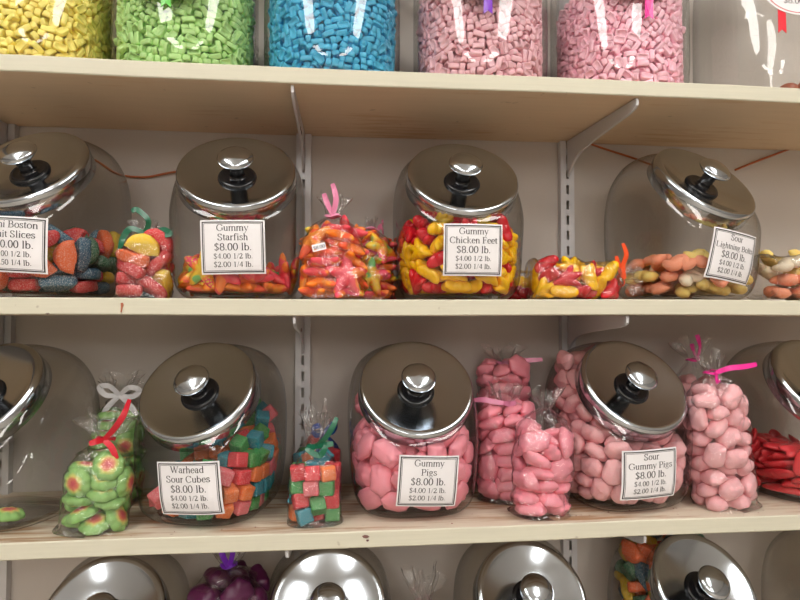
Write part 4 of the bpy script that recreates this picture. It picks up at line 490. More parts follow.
-670,-167,1307,58,-32,34,65,-493,-616,1307,53,-23,-78,-22,-377,-575,1307,28,23,91,-9,-229,-666,1299,34,50,-63,-48,-50,-640,1248,16,10,-69,69,59,-710,1191,13,-65,-73,10,279,-681,1281,38,-68,53,-31,400,-595,1310,23,83,-47,-9,491,-589,1258,44,17,29,83,580,-446,1317,80,13,-38,43,615,-341,1266,50,-29,-30,-75,750,-240,1221,78,17,-9,58,
743,-71,1180,8,-1,-91,38,742,80,1244,2,-9,34,-93,747,252,1306,75,-23,-22,-56,667,441,1291,82,12,28,-46,651,468,1229,12,-82,46,28,531,591,1261,89,9,27,-34,349,660,1224,51,-64,-40,39,191,698,1192,48,-65,-44,37,-29,712,1268,44,59,-55,-38,-298,673,1237,80,19,-24,-50,-343,662,1305,55,30,38,66,-502,625,1348,62,69,4,35,
-749,7,1347,1,-2,-51,-85,-518,-510,1309,9,-44,87,-14,-313,-671,1279,78,-14,-12,58,-171,-701,1318,62,48,33,51,70,-751,1272,15,-9,-69,-69,190,-700,1277,55,-32,-37,66,465,-522,1334,88,-12,30,32,589,-558,1231,70,-47,-52,-5,709,-387,1281,20,-51,47,-68,750,-242,1294,16,-77,-59,-9,743,-96,1264,38,16,-29,85,747,-17,1222,0,9,37,91,
685,353,1334,41,79,35,24,599,372,1279,46,23,-5,84,507,482,1273,15,83,-37,38,415,631,1324,60,-58,-36,39,273,682,1199,80,-13,-5,56,46,710,1266,38,-55,-60,41,-125,705,1298,70,-27,23,-59,-444,566,1300,90,10,-27,30,-613,473,1297,20,-8,-10,96,-693,192,1310,90,-41,3,-7,227,-696,1349,22,74,-60,-16,564,-561,1335,30,40,16,-84,
652,-483,1346,55,-5,67,-48,738,-130,1341,43,89,-4,-10,786,-1,1313,65,28,-62,-30,738,145,1296,35,93,3,-2,565,561,1313,87,8,27,-37,328,666,1303,76,-8,-1,63,140,703,1261,26,69,65,11,-221,668,1308,74,20,-19,-59,-574,549,1299,69,-34,47,41,-393,-673,1320,94,-2,-23,-19,-72,-756,1334,16,-21,-69,-66,106,-733,1345,18,6,-97,9,
703,37,1324,83,-34,-35,22,450,535,1332,71,-23,-59,-28,251,688,1278,50,-41,41,-64,-59,-701,1338,20,9,-69,68,98,-653,1295,42,36,58,-58,-17,-642,1336,8,-15,-69,-69,200,699,1344,10,-65,71,-19,
],
}
# ------------------------------------------------------------------ scene basics
scene = bpy.context.scene
C = scene.collection
rng = random.Random(7)
scene.view_settings.view_transform = 'Standard'
scene.view_settings.look = 'None'
scene.view_settings.gamma = 1.0
scene.view_settings.use_curve_mapping = False
scene.view_settings.exposure = EXPOSURE
scene.cycles.use_denoising = True
scene.cycles.max_bounces = 14
scene.cycles.transparent_max_bounces = 40
scene.cycles.glossy_bounces = 6
scene.cycles.diffuse_bounces = 5
scene.cycles.caustics_reflective = False
scene.cycles.sample_clamp_indirect = 6.0

F = 620.0                                              # focal length in pixels of the 800 x 600 frame
EYE = 1.45
CAM = Vector((0, -.904, EYE))
yaw, pitch = math.atan(65/620), math.atan(18/620)
fw = Vector((math.sin(yaw)*math.cos(pitch), math.cos(yaw)*math.cos(pitch), math.sin(pitch)))
rt = Vector((math.cos(yaw), -math.sin(yaw), 0))
upv = rt.cross(fw)
cam = bpy.data.cameras.new('camera')
cam.sensor_width = 36; cam.lens = F/800*36; cam.clip_start = .01
co = bpy.data.objects.new('camera', cam); C.objects.link(co)
co.matrix_world = Matrix(((rt.x, upv.x, -fw.x, CAM.x), (rt.y, upv.y, -fw.y, CAM.y), (rt.z, upv.z, -fw.z, CAM.z), (0, 0, 0, 1)))
scene.camera = co

def at(px, py, Y):
    """the point of the place that stands at depth Y on the sight line of a pixel of the photograph"""
    d = fw+rt*((px-400)/F)+upv*((300-py)/F)
    return CAM+d*((Y-CAM.y)/d.y)
def AX(px, Y, py=318): return at(px, py, Y).x

# ------------------------------------------------------------------ objects
def obj(name, me, mat, parent=None):
    o = bpy.data.objects.new(name, me); C.objects.link(o)
    mats = mat if isinstance(mat, (list, tuple)) else [mat]
    if len(me.materials) == 0:
        for m in mats: me.materials.append(m)
    if parent: o.parent = parent
    return o
def tag(o, label=None, cat=None, group=None, kind=None):
    if label: o['label'] = label
    if cat: o['category'] = cat
    if group: o['group'] = group
    if kind: o['kind'] = kind
    return o
def empty(name, loc, rot=(0, 0, 0)):
    o = bpy.data.objects.new(name, None); C.objects.link(o)
    o.location = loc; o.rotation_euler = rot; o.empty_display_size = .02
    return o

# ------------------------------------------------------------------ materials
def newmat(name):
    m = bpy.data.materials.new(name); m.use_nodes = True
    nt = m.node_tree; nt.nodes.clear()
    out = nt.nodes.new('ShaderNodeOutputMaterial')
    return m, nt, out
def N(nt, typ, **kw):
    n = nt.nodes.new(typ)
    for k, v in kw.items():
        if k in n.inputs.keys(): n.inputs[k].default_value = v
        else: setattr(n, k, v)
    return n
def math_node(nt, op, a, b=None, c=None):
    n = nt.nodes.new('ShaderNodeMath'); n.operation = op
    for i, x in enumerate((a, b, c)):
        if x is None: continue
        if isinstance(x, (int, float)): n.inputs[i].default_value = x
        else: nt.links.new(x, n.inputs[i])
    return n.outputs[0]
def mixc(nt, fac, a, b):
    n = nt.nodes.new('ShaderNodeMix'); n.data_type = 'RGBA'
    for s, x in ((n.inputs[0], fac), (n.inputs[6], a), (n.inputs[7], b)):
        if isinstance(x, (int, float)): s.default_value = x
        elif isinstance(x, (tuple, list)): s.default_value = (*x[:3], 1)
        else: nt.links.new(x, s)
    return n.outputs[2]
def ramp(nt, fac, stops):
    n = nt.nodes.new('ShaderNodeValToRGB'); e = n.color_ramp.elements
    while len(e) < len(stops): e.new(.5)
    for s, (p, c) in zip(e, stops): s.position = p; s.color = (*c, 1) if len(c) == 3 else c
    nt.links.new(fac, n.inputs[0]); return n.outputs[0]
def coords(nt, scale=(1, 1, 1), kind='Object'):
    t = nt.nodes.new('ShaderNodeTexCoord'); m = nt.nodes.new('ShaderNodeMapping')
    m.inputs['Scale'].default_value = scale
    nt.links.new(t.outputs[kind], m.inputs[0]); return m.outputs[0]
def tex(nt, vec, scale, detail=3, rough=.5):
    n = nt.nodes.new('ShaderNodeTexNoise'); n.inputs['Scale'].default_value = scale
    n.inputs['Detail'].default_value = detail; n.inputs['Roughness'].default_value = rough
    nt.links.new(vec, n.inputs['Vector']); return n.outputs['Fac']
def bump(nt, h, strength, dist, to):
    b = nt.nodes.new('ShaderNodeBump'); b.inputs['Strength'].default_value = strength; b.inputs['Distance'].default_value = dist
    nt.links.new(h, b.inputs['Height']); nt.links.new(b.outputs[0], to)
def srgb(r, g, b):
    f = lambda c: (c/255/12.92) if c/255 <= .04045 else ((c/255+.055)/1.055)**2.4
    return (f(r), f(g), f(b))

def plain(name, col, rough=.5, metal=0.0, spec=.5, coat=0.0):
    m, nt, out = newmat(name)
    p = N(nt, 'ShaderNodeBsdfPrincipled', Roughness=rough, Metallic=metal)
    p.inputs['Base Color'].default_value = (*col, 1); p.inputs['Specular IOR Level'].default_value = spec
    p.inputs['Coat Weight'].default_value = coat
    nt.links.new(p.outputs[0], out.inputs[0]); return m

def facing5(nt, f0, power=5):
    lw = nt.nodes.new('ShaderNodeLayerWeight'); lw.inputs['Blend'].default_value = .5
    p = math_node(nt, 'POWER', lw.outputs['Facing'], power)
    return lw.outputs['Facing'], math_node(nt, 'ADD', math_node(nt, 'MULTIPLY', p, 1-f0), f0), lw

def glass(name, clear, edge, rough=.015, f0=.055):
    """clear jar glass: passes light with a faint tint, thicker-looking towards its edges, mirrors by Fresnel"""
    m, nt, out = newmat(name)
    fa, fr, lw = facing5(nt, f0)
    tr = nt.nodes.new('ShaderNodeBsdfTransparent')
    nt.links.new(mixc(nt, math_node(nt, 'POWER', fa, 3.0), clear, edge), tr.inputs[0])
    gl = N(nt, 'ShaderNodeBsdfGlossy', Roughness=rough)
    v = coords(nt); bump(nt, tex(nt, v, 14, 1), .15, .004, gl.inputs['Normal'])
    mx = nt.nodes.new('ShaderNodeMixShader')
    nt.links.new(fr, mx.inputs[0]); nt.links.new(tr.outputs[0], mx.inputs[1]); nt.links.new(gl.outputs[0], mx.inputs[2])
    nt.links.new(mx.outputs[0], out.inputs[0]); return m

def film_mat(name, clear=(.97, .97, .97), edge=(.72, .72, .72)):
    """thin crinkled cellophane"""
    m, nt, out = newmat(name)
    fa, fr, lw = facing5(nt, .10, 3.5)
    v = coords(nt)
    n1 = nt.nodes.new('ShaderNodeTexVoronoi'); n1.feature = 'F1'; n1.inputs['Scale'].default_value = 55
    nt.links.new(v, n1.inputs['Vector'])
    h = math_node(nt, 'ADD', n1.outputs['Distance'], math_node(nt, 'MULTIPLY', tex(nt, v, 90, 3), 1.2))
    b = nt.nodes.new('ShaderNodeBump'); b.inputs['Strength'].default_value = .8; b.inputs['Distance'].default_value = .005
    nt.links.new(h, b.inputs['Height'])
    tr = nt.nodes.new('ShaderNodeBsdfTransparent')
    nt.links.new(mixc(nt, math_node(nt, 'POWER', fa, 3.0), clear, edge), tr.inputs[0])
    gl = N(nt, 'ShaderNodeBsdfGlossy', Roughness=.09); nt.links.new(b.outputs[0], gl.inputs['Normal'])
    mx = nt.nodes.new('ShaderNodeMixShader')
    nt.links.new(fr, mx.inputs[0]); nt.links.new(tr.outputs[0], mx.inputs[1]); nt.links.new(gl.outputs[0], mx.inputs[2])
    nt.links.new(mx.outputs[0], out.inputs[0]); return m

def candy_mat(name, cols, rough=.42, sugar=0.0, scale=60, sss=.12, speck=None, coat=0.0):
    """gummy or sugared sweet: cols a list of colours blended in soft blotches, each piece its own pattern"""
    m, nt, out = newmat(name)
    p = N(nt, 'ShaderNodeBsdfPrincipled', Roughness=rough)
    v = coords(nt); oi = nt.nodes.new('ShaderNodeObjectInfo')
    vm = nt.nodes.new('ShaderNodeVectorMath'); vm.operation = 'ADD'
    cx = nt.nodes.new('ShaderNodeCombineXYZ')
    for k, f in enumerate((3.1, 1.7, 2.3)): nt.links.new(math_node(nt, 'MULTIPLY', oi.outputs['Random'], f), cx.inputs[k])
    nt.links.new(v, vm.inputs[0]); nt.links.new(cx.outputs[0], vm.inputs[1]); v2 = vm.outputs[0]
    if len(cols) == 1:
        hv = nt.nodes.new('ShaderNodeHueSaturation')
        hv.inputs['Color'].default_value = (*cols[0], 1)
        nt.links.new(math_node(nt, 'MULTIPLY_ADD', oi.outputs['Random'], .16, .92), hv.inputs['Value'])
        col = hv.outputs[0]
    else:
        n = len(cols)
        st = []
        for i, c in enumerate(cols):
            a = .32+.36*i/n; b = .32+.36*(i+1)/n
            st += [(a+.02, c), (b-.02, c)]
        col = ramp(nt, tex(nt, v2, scale, 1), st)
    if speck:
        vo = nt.nodes.new('ShaderNodeTexVoronoi'); vo.inputs['Scale'].default_value = 330
        nt.links.new(v2, vo.inputs['Vector'])
        area = math_node(nt, 'GREATER_THAN', tex(nt, v2, 45, 1), .54)
        dots = math_node(nt, 'MULTIPLY', math_node(nt, 'LESS_THAN', vo.outputs['Distance'], .36), area)
        col = mixc(nt, dots, col, speck)
    if sugar:
        g = tex(nt, v2, 900, 2)
        s = math_node(nt, 'MULTIPLY', math_node(nt, 'SMOOTHSTEP' if False else 'GREATER_THAN', g, .56), sugar)
        col = mixc(nt, s, col, (.9, .88, .85))
        bump(nt, g, .5, .0012, p.inputs['Normal'])
    else:
        bump(nt, tex(nt, v2, 120, 2), .12, .001, p.inputs['Normal'])
    nt.links.new(col, p.inputs['Base Color'])
    if sss:
        p.inputs['Subsurface Weight'].default_value = sss; p.inputs['Subsurface Radius'].default_value = (1, .5, .4)
        p.inputs['Subsurface Scale'].default_value = .004
    p.inputs['Coat Weight'].default_value = coat
    nt.links.new(p.outputs[0], out.inputs[0]); return m

def flower_mat():
    m, nt, out = newmat('flower_gummy')
    p = N(nt, 'ShaderNodeBsdfPrincipled', Roughness=.6)
    t = nt.nodes.new('ShaderNodeTexCoord'); oi = nt.nodes.new('ShaderNodeObjectInfo')
    sp = nt.nodes.new('ShaderNodeSeparateXYZ'); nt.links.new(t.outputs['Object'], sp.inputs[0])
    x, y = sp.outputs[0], sp.outputs[1]
    r = math_node(nt, 'SQRT', math_node(nt, 'ADD', math_node(nt, 'MULTIPLY', x, x), math_node(nt, 'MULTIPLY', y, y)))
    r = math_node(nt, 'ADD', r, math_node(nt, 'MULTIPLY', math_node(nt, 'SUBTRACT', tex(nt, t.outputs['Object'], 200, 2), .5), .006))
    c1 = ramp(nt, math_node(nt, 'DIVIDE', r, .018), [(.10, srgb(208, 88, 96)), (.32, srgb(222, 134, 98)), (.48, srgb(212, 206, 112)), (.66, srgb(146, 194, 112))])
    top = math_node(nt, 'GREATER_THAN', sp.outputs[2], .0005)
    col = mixc(nt, top, srgb(142, 190, 108), c1)
    nt.links.new(col, p.inputs['Base Color'])
    bump(nt, tex(nt, t.outputs['Object'], 800, 2), .35, .001, p.inputs['Normal'])
    p.inputs['Subsurface Weight'].default_value = .1; p.inputs['Subsurface Scale'].default_value = .004
    nt.links.new(p.outputs[0], out.inputs[0]); return m

def board_mat(name, paint, wood, wear, grain_dir=(1.2, 14, 40)):
    """painted board with grain, scuffs worn through to the wood, and small stains"""
    m, nt, out = newmat(name)
    p = N(nt, 'ShaderNodeBsdfPrincipled', Roughness=.6)
    v = coords(nt, grain_dir); g = tex(nt, v, 9, 5, .6)
    v2 = coords(nt); big = tex(nt, v2, 5, 4)
    woodc = mixc(nt, g, [c*.72 for c in wood], [min(1, c*1.18) for c in wood])
    paintc = mixc(nt, g, [c*.90 for c in paint], [min(1, c*1.05) for c in paint])
    f = math_node(nt, 'MULTIPLY_ADD', big, .5, math_node(nt, 'MULTIPLY', g, .6))
    n = nt.nodes.new('ShaderNodeMapRange'); nt.links.new(f, n.inputs[0])
    n.inputs[1].default_value = wear-.06; n.inputs[2].default_value = wear+.06
    col = mixc(nt, n.outputs[0], paintc, woodc)
    st = ramp(nt, tex(nt, v2, 75, 2, .4), [(.735, (0, 0, 0)), (.79, (1, 1, 1))])
    st2 = math_node(nt, 'MULTIPLY', st, .45)
    col = mixc(nt, st2, col, [c*.45 for c in wood])
    nt.links.new(col, p.inputs['Base Color'])
    bump(nt, g, .15, .001, p.inputs['Normal'])
    nt.links.new(p.outputs[0], out.inputs[0]); return m

def wall_mat(name, col, scale=30, var=.05):
    m, nt, out = newmat(name)
    p = N(nt, 'ShaderNodeBsdfPrincipled', Roughness=.75)
    v = coords(nt)
    nt.links.new(mixc(nt, tex(nt, v, 4, 4), [c*(1-var) for c in col], [c*(1+var) for c in col]), p.inputs['Base Color'])
    bump(nt, tex(nt, v, scale*6, 3), .08, .002, p.inputs['Normal'])
    nt.links.new(p.outputs[0], out.inputs[0]); return m

def emit(name, col, s):
    m, nt, out = newmat(name)
    e = N(nt, 'ShaderNodeEmission', Strength=s); e.inputs[0].default_value = (*col, 1)
    nt.links.new(e.outputs[0], out.inputs[0]); return m

def chrome_mat():
    m, nt, out = newmat('polished_chrome')
    p = N(nt, 'ShaderNodeBsdfPrincipled', Metallic=1.0)
    p.inputs['Base Color'].default_value = (.55, .595, .64, 1)
    v = coords(nt)
    nt.links.new(math_node(nt, 'MULTIPLY_ADD', tex(nt, v, 30, 4), .10, .09), p.inputs['Roughness'])
    bump(nt, tex(nt, v, 22, 1), .03, .003, p.inputs['Normal'])
    nt.links.new(p.outputs[0], out.inputs[0]); return m

M = {}
M['wall'] = wall_mat('painted_wall', srgb(198, 191, 184))
M['room'] = wall_mat('room_wall', srgb(160, 156, 152))
M['ceil'] = wall_mat('ceiling_tile', srgb(238, 238, 238))
M['floor'] = wall_mat('shop_floor', srgb(196, 186, 174))
M['edge'] = board_mat('painted_shelf_edge', srgb(210, 206, 186), srgb(176, 150, 118), .76)
M['board'] = board_mat('painted_board', srgb(218, 196, 166), srgb(198, 168, 130), .64)
M['worn'] = board_mat('worn_board', srgb(216, 204, 184), srgb(170, 134, 100), .60)
M['steel'] = plain('pale_enamelled_steel', srgb(205, 205, 208), .35, .1)
M['dark'] = plain('dark_print', srgb(60, 52, 50), .6)
M['glass'] = glass('jar_glass', (.925, .925, .915), (.42, .42, .40))
M['glass_up'] = glass('upper_jar_glass', (.965, .965, .96), (.40, .41, .40))
M['film'] = film_mat('cellophane')
M['chrome'] = chrome_mat()
M['black'] = plain('black_plastic', (.012, .012, .014), .22)
M['paper'] = plain('label_paper', srgb(238, 236, 238), .55)
M['ink'] = plain('black_ink', (.015, .015, .02), .6)
M['redink'] = plain('red_ink', srgb(200, 50, 60), .6)
M['cable'] = plain('orange_brown_cable', srgb(176, 96, 50), .45)
M['lamp'] = emit('fluorescent_diffuser', (1.0, .965, .915), LAMP)
for k, c in dict(green=(10, 96, 66), pink=(232, 140, 178), red=(196, 16, 40), magenta=(232, 40, 150), orange=(236, 84, 36), blue=(24, 70, 150), purple=(120, 40, 190), scarlet=(232, 44, 60), leaf=(90, 200, 60), clear=(225, 225, 228)).items():
    M['rib_'+k] = plain(k+'_ribbon', srgb(*c), .3, 0, .6)

# ------------------------------------------------------------------ the room
def slab(name, x0, x1, y0, y1, z0, z1, mat):
    mb = MB(); mb.box(x0, x1, y0, y1, z0, z1)
    return tag(obj(name, mb.mesh(name, False), mat), kind='structure')
RX0, RX1, RY0, H = -3.2, 3.4, -8.0, 2.65
slab('floor', RX0, RX1, RY0, .05, -.05, 0, M['floor'])
slab('ceiling', RX0, RX1, RY0, .05, H, H+.05, M['ceil'])
slab('wall_back', RX0, RX1, 0, .05, 0, H, M['wall'])
slab('wall_left', RX0-.05, RX0, RY0, .05, 0, H, M['room'])
slab('wall_right', RX1, RX1+.05, RY0, .05, 0, H, M['room'])
slab('wall_front', RX0, RX1, RY0-.05, RY0, 0, H, M['room'])
for i, (lx, ly, lw, ll) in enumerate(LIGHTS):
    t = empty('ceiling_light', (lx, ly, H))
    tag(t, 'surface mounted fluorescent ceiling light %s' % LIGHT_WORDS[i], 'ceiling light')
    mb = MB()
    a, b, w = lw/2, ll/2, .03
    for x0, x1, y0, y1 in ((-a-w, a+w, -b-w, -b), (-a-w, a+w, b, b+w), (-a-w, -a, -b, b), (a, a+w, -b, b)): mb.box(x0, x1, y0, y1, -.020, 0)
    obj('frame', mb.mesh('light_frame', False), M['steel'], t)
    mb = MB(); mb.box(-a, a, -b, b, -.085, -.021)
    obj('diffuser', mb.mesh('light_diffuser', False), M['lamp'], t)

# ------------------------------------------------------------------ shelves, slotted uprights, brackets
D = .204; TH = .0185
Z = {'T': EYE+.2835, 'M': EYE+.0215, 'L': EYE-.2376, 'B': EYE-.497}
WORDS = {'T': 'holding the upright jars of small candies', 'M': 'holding the starfish and fruit slice jars', 'L': 'with worn top, holding the pink pig jars', 'B': 'below the pink pig jars, mostly out of sight'}
SHELF = {}
for k, z in Z.items():
    mb = MB()
    x0, x1 = -1.25, 1.5
    def rr(y0, y1, mi):
        pass
    e = .0012
    prof = [(-D+e, z-TH), (-D, z-TH+e), (-D, z-e), (-D+e, z), (-.002, z), (-.002, z-TH)]
    rings = [[(x, y, zz) for y, zz in prof] for x in [x0+(x1-x0)*i/24 for i in range(25)]]
    mb.loft(rings)
    mb.v = [(x, y+(.0008*math.sin(x*23) if y < -.1 else 0), zz+.0007*math.sin(x*9+z*50)) for x, y, zz in mb.v]
    me = mb.mesh('shelf_board', False)
    me.materials.append(M['worn'] if k == 'L' else M['board']); me.materials.append(M['edge'])
    for pl in me.polygons:
        if pl.center.y < -D+.002: pl.material_index = 1
    o = obj('display_shelf', me, None); SHELF[k] = o
    tag(o, 'long painted wooden wall shelf %s' % WORDS[k], 'shelf', 'painted wall shelves')

def mark(shelf, pts, col, name):
    c = [at(px, py, -D-.0006) for px, py in pts]
    mb = MB(); mb.loft([[tuple(v+Vector((0, .0012, 0))) for v in c], [tuple(v) for v in c]])
    o = obj(name, mb.mesh(name, False), plain(name+'_colour', col, .7), SHELF[shelf]); return o
mark('M', [(120.6, 303), (122.6, 302.6), (123.4, 305), (122.2, 308), (121.4, 312), (120.4, 312.6), (120.8, 307)], srgb(176, 104, 76), 'rusty_stain')['label'] = 'rusty orange drip on the edge'
mark('L', [(362, 536.2), (365, 535), (368, 535.6), (369.5, 537), (366.5, 538.4), (363.5, 538)], srgb(120, 84, 78), 'dark_chip')['label'] = 'dark chip in the painted edge'
mark('L', [(366, 540), (368.6, 539.6), (369, 541), (367, 541.8)], srgb(110, 70, 70), 'dark_chip')['label'] = 'dark chip in the painted edge'
mark('M', [(45, 313.2), (48.5, 312.8), (50, 313.8), (47, 314.6)], srgb(120, 104, 92), 'dark_chip')['label'] = 'dark chip in the painted edge'

SW, SD, PITCH = .0105, .011, .0229
def standard_mesh(z0, z1):
    mb = MB()
    mb.box(-SW, -SW+.0015, -SD, -.0002, z0, z1); mb.box(SW-.0015, SW, -SD, -.0002, z0, z1)
    zs = z0; hw = .0021; y0, y1 = -SD-.0012, -SD
    n = int((z1-z0)/PITCH)
    mb.box(-SW, -hw, y0, y1, z0, z1); mb.box(hw, SW, y0, y1, z0, z1)
    for i in range(n+1):
        a = z0+i*PITCH; b = min(a+PITCH-.0135, z1)
        if b > a: mb.box(-hw, hw, y0, y1, a, b)
    return mb.mesh('upright', False)
std = standard_mesh(0, 2.2)
uprights = [AX(3, -.012), AX(303, -.012), AX(568.5, -.012)]
uw = ['beside the fruit slice jar', 'behind the sour cube bags', 'between the chicken feet and lightning bolt jars']
for x, w in zip(uprights, uw):
    o = obj('slotted_upright', std, M['steel']); o.location = (x, 0, 0)
    tag(o, 'pale slotted steel upright on the wall %s' % w, 'shelf upright', 'slotted shelf uprights')
def bracket_mesh():
    top = 0; pts = []
    L = D-.006
    # profile in (y,z): y from the wall to the front tip
    pts = [(-.013, -.0002), (-L, -.0002), (-L-.002, -.003), (-L-.001, -.009), (-L+.006, -.0125)]
    ctl = [(-L+.02, -.0150), (-.13, -.0190), (-.08, -.0235), (-.050, -.029), (-.032, -.037), (-.020, -.046), (-.013, -.054)]
    pts += [catmull(ctl, 6*i/18) for i in range(19)]
    mb = MB(); t = .0016
    mb.loft([[(-t, y, z) for y, z in pts], [(t, y, z) for y, z in pts]])
    for u in (.150, .146, .135, .131, .127, .123):                  # the maker's small printed mark, too small to read
        mb.box(t, t+.0002, -u+.05, -u+.0525, -.021, -.0165, 1)
    me = mb.mesh('bracket', False)
    me.materials.append(M['steel']); me.materials.append(M['dark'])
    return me
bm_ = bracket_mesh(); R0 = math.radians
TURN = {(k, w): 0 for k in 'TML' for w in ('at the fruit slice jar', 'at the middle upright', 'at the upright by the lightning bolt jar')}
TURN['T', 'at the upright by the lightning bolt jar'] = 4.5; TURN['L', 'at the upright by the lightning bolt jar'] = 5.5; TURN['T', 'at the middle upright'] = -1; TURN['L', 'at the middle upright'] = -2
for k, sh in (('T', 'top'), ('M', 'middle'), ('L', 'lower')):
    for x, w in zip(uprights, ('at the fruit slice jar', 'at the middle upright', 'at the upright by the lightning bolt jar')):
        o = obj('shelf_bracket', bm_, None); o.location = (x, 0, Z[k]-TH); o.rotation_euler.z = R0(TURN[k, w])
        tag(o, 'white steel shelf bracket under the %s shelf %s' % (sh, w), 'shelf bracket', 'shelf brackets')

# cables along the wall
def cable(label, pts, r=.0016):
    c = [at(px, py, Y) for px, py, Y in pts]
    mb = MB(); mb.tube([catmull([tuple(p) for p in c], (len(c)-1)*i/30) for i in range(31)], r, 8)
    tag(obj('power_cord', mb.mesh('cable'), M['cable']), label, 'cord')
cable('thin orange cable on the wall behind the fruit slice jar', [(70, 150, -.006), (95, 160, -.004), (118, 174, -.004), (145, 177, -.004), (168, 173, -.004), (200, 168, -.004)])
cable('thin orange cable on the wall beside the bracket, behind the lightning bolt jar', [(585, 142, -.004), (605, 149, -.004), (633, 158, -.004), (660, 168, -.004)])
cable('thin orange cable on the wall past the lightning bolt jar lid', [(735, 170, -.004), (760, 160, -.004), (790, 149, -.004), (812, 142, -.004)])

# ------------------------------------------------------------------ lettering: a small book face drawn with pen strokes
def glyphs():
    G = {}
    o5 = lambda cx, cy, rx, ry, a0=0, a1=360, n=18: [(cx+rx*math.cos(math.radians(a0+(a1-a0)*i/n)), cy+ry*math.sin(math.radians(a0+(a1-a0)*i/n))) for i in range(n+1)]
    st = lambda x, y0=0, y1=.66: [(x, y0), (x, y1)]
    x = .45
    G[' '] = (.25, [], [])
    G['.'] = (.22, [[(.10, 0), (.10, .075)]], [])
    G['/'] = (.30, ['t', [(.02, -.02), (.27, .68)]], [])
    G['$'] = (.50, [[(.40, .53), (.33, .61), (.24, .63), (.13, .58), (.10, .49), (.16, .40), (.32, .29), (.40, .19), (.37, .08), (.25, .01), (.14, .03), (.08, .12)], 't', [(.25, -.08), (.25, .73)]], [])
    G['0'] = (.50, [o5(.25, .33, .185, .33)], [])
    G['1'] = (.50, [st(.26), 't', [(.13, .56), (.26, .65)]], [(.26, 0, .11)])
    G['2'] = (.50, [[(.07, .50), (.12, .60), (.23, .655), (.35, .60), (.375, .48), (.31, .33), (.18, .17), (.05, .03)], 'h', [(.05, .03), (.42, .03), (.45, .12)]], [])
    G['4'] = (.50, [st(.34), 't', [(.34, .65), (.04, .20)], [(.04, .19), (.46, .19)]], [])
    G['5'] = (.50, [[(.13, .36), (.25, .40), (.37, .33), (.41, .20), (.36, .07), (.24, .0), (.12, .01), (.06, .07)], 'h', [(.14, .63), (.42, .63)], 't', [(.14, .63), (.11, .37)]], [])
    G['8'] = (.50, [o5(.25, .49, .145, .165), o5(.25, .165, .18, .17)], [])
    G['a'] = (.44, [[(.08, .36), (.13, .43), (.22, .45), (.29, .41), (.30, .32), (.30, .07), (.34, .01), (.42, .04)], o5(.175, .13, .115, .125, 60, 330)], [])
    G['b'] = (.50, [st(.10, 0, .68), o5(.255, .22, .165, .22, 150, -150)], [(.06, .67, .04)])
    G['c'] = (.44, [o5(.24, .22, .18, .225, 40, 315)], [])
    G['d'] = (.50, [st(.38, 0, .68), o5(.23, .22, .165, .22, 30, 330)], [(.34, .67, .04), (.42, .01, .04)])
    G['e'] = (.44, [o5(.23, .22, .17, .225, 5, 320), 't', [(.07, .25), (.39, .25)]], [])
    G['f'] = (.33, [[(.33, .60), (.27, .67), (.19, .64), (.15, .54), (.15, 0)], 't', [(.03, .44), (.28, .44)]], [(.15, 0, .10)])
    G['g'] = (.50, [o5(.22, .30, .135, .145), 't', [(.33, .41), (.44, .42)], o5(.23, -.08, .19, .10), [(.15, .17), (.10, .10), (.15, .04), (.30, .02)]], [])
    G['h'] = (.50, [st(.11, 0, .68), [(.11, .33), (.20, .43), (.30, .44), (.37, .36), (.38, .25), (.38, 0)]], [(.11, 0, .08), (.38, 0, .08), (.07, .67, .04)])
    G['i'] = (.28, [st(.14, 0, x), [(.14, .58), (.14, .66)]], [(.14, 0, .09), (.10, .44, .04)])
    G['k'] = (.50, [st(.11, 0, .68), 't', [(.12, .19), (.38, .44)], [(.20, .27), (.42, .01)]], [(.11, 0, .08), (.41, 0, .07), (.37, .44, .07), (.07, .67, .04)])
    G['l'] = (.28, [st(.14, 0, .68)], [(.14, 0, .09), (.10, .67, .04)])
    G['m'] = (.78, [st(.11, 0, x), [(.11, .33), (.20, .43), (.30, .44), (.38, .36), (.39, 0)], [(.39, .33), (.48, .43), (.58, .44), (.66, .36), (.67, 0)]], [(.11, 0, .08), (.39, 0, .08), (.67, 0, .08), (.07, .44, .04)])
    G['n'] = (.50, [st(.11, 0, x), [(.11, .33), (.20, .43), (.30, .44), (.38, .36), (.39, 0)]], [(.11, 0, .08), (.39, 0, .08), (.07, .44, .04)])
    G['o'] = (.50, [o5(.25, .225, .19, .225)], [])
    G['p'] = (.50, [st(.11, -.2, x), o5(.265, .22, .165, .22, 150, -150)], [(.11, -.2, .09), (.07, .44, .04)])
    G['r'] = (.34, [st(.11, 0, x), [(.11, .30), (.18, .42), (.26, .44), (.32, .40)]], [(.11, 0, .09), (.07, .44, .04)])
    G['s'] = (.39, [[(.32, .36), (.27, .43), (.18, .45), (.09, .40), (.09, .31), (.20, .24), (.31, .17), (.33, .09), (.26, .01), (.15, 0), (.07, .04), (.05, .13)]], [])
    G['t'] = (.29, [[(.13, .57), (.13, .10), (.18, .01), (.28, .05)], 't', [(.02, .44), (.26, .44)]], [])
    G['u'] = (.50, [[(.11, .44), (.11, .12), (.17, .02), (.27, .01), (.38, .11)], st(.38, 0, x)], [(.07, .44, .05), (.34, .44, .05), (.42, .01, .04)])
    G['y'] = (.50, [[(.08, .44), (.26, .02)], 't', [(.42, .44), (.24, -.04), (.17, -.18), (.08, -.20)]], [(.09, .44, .08), (.41, .44, .07)])
    G['B'] = (.67, [st(.15), [(.15, .65), (.38, .65), (.48, .58), (.49, .48), (.43, .38), (.30, .35), (.15, .35)], [(.30, .35), (.50, .32), (.57, .19), (.51, .06), (.36, .01), (.15, .01)]], [(.12, 0, .09), (.12, .65, .09)])
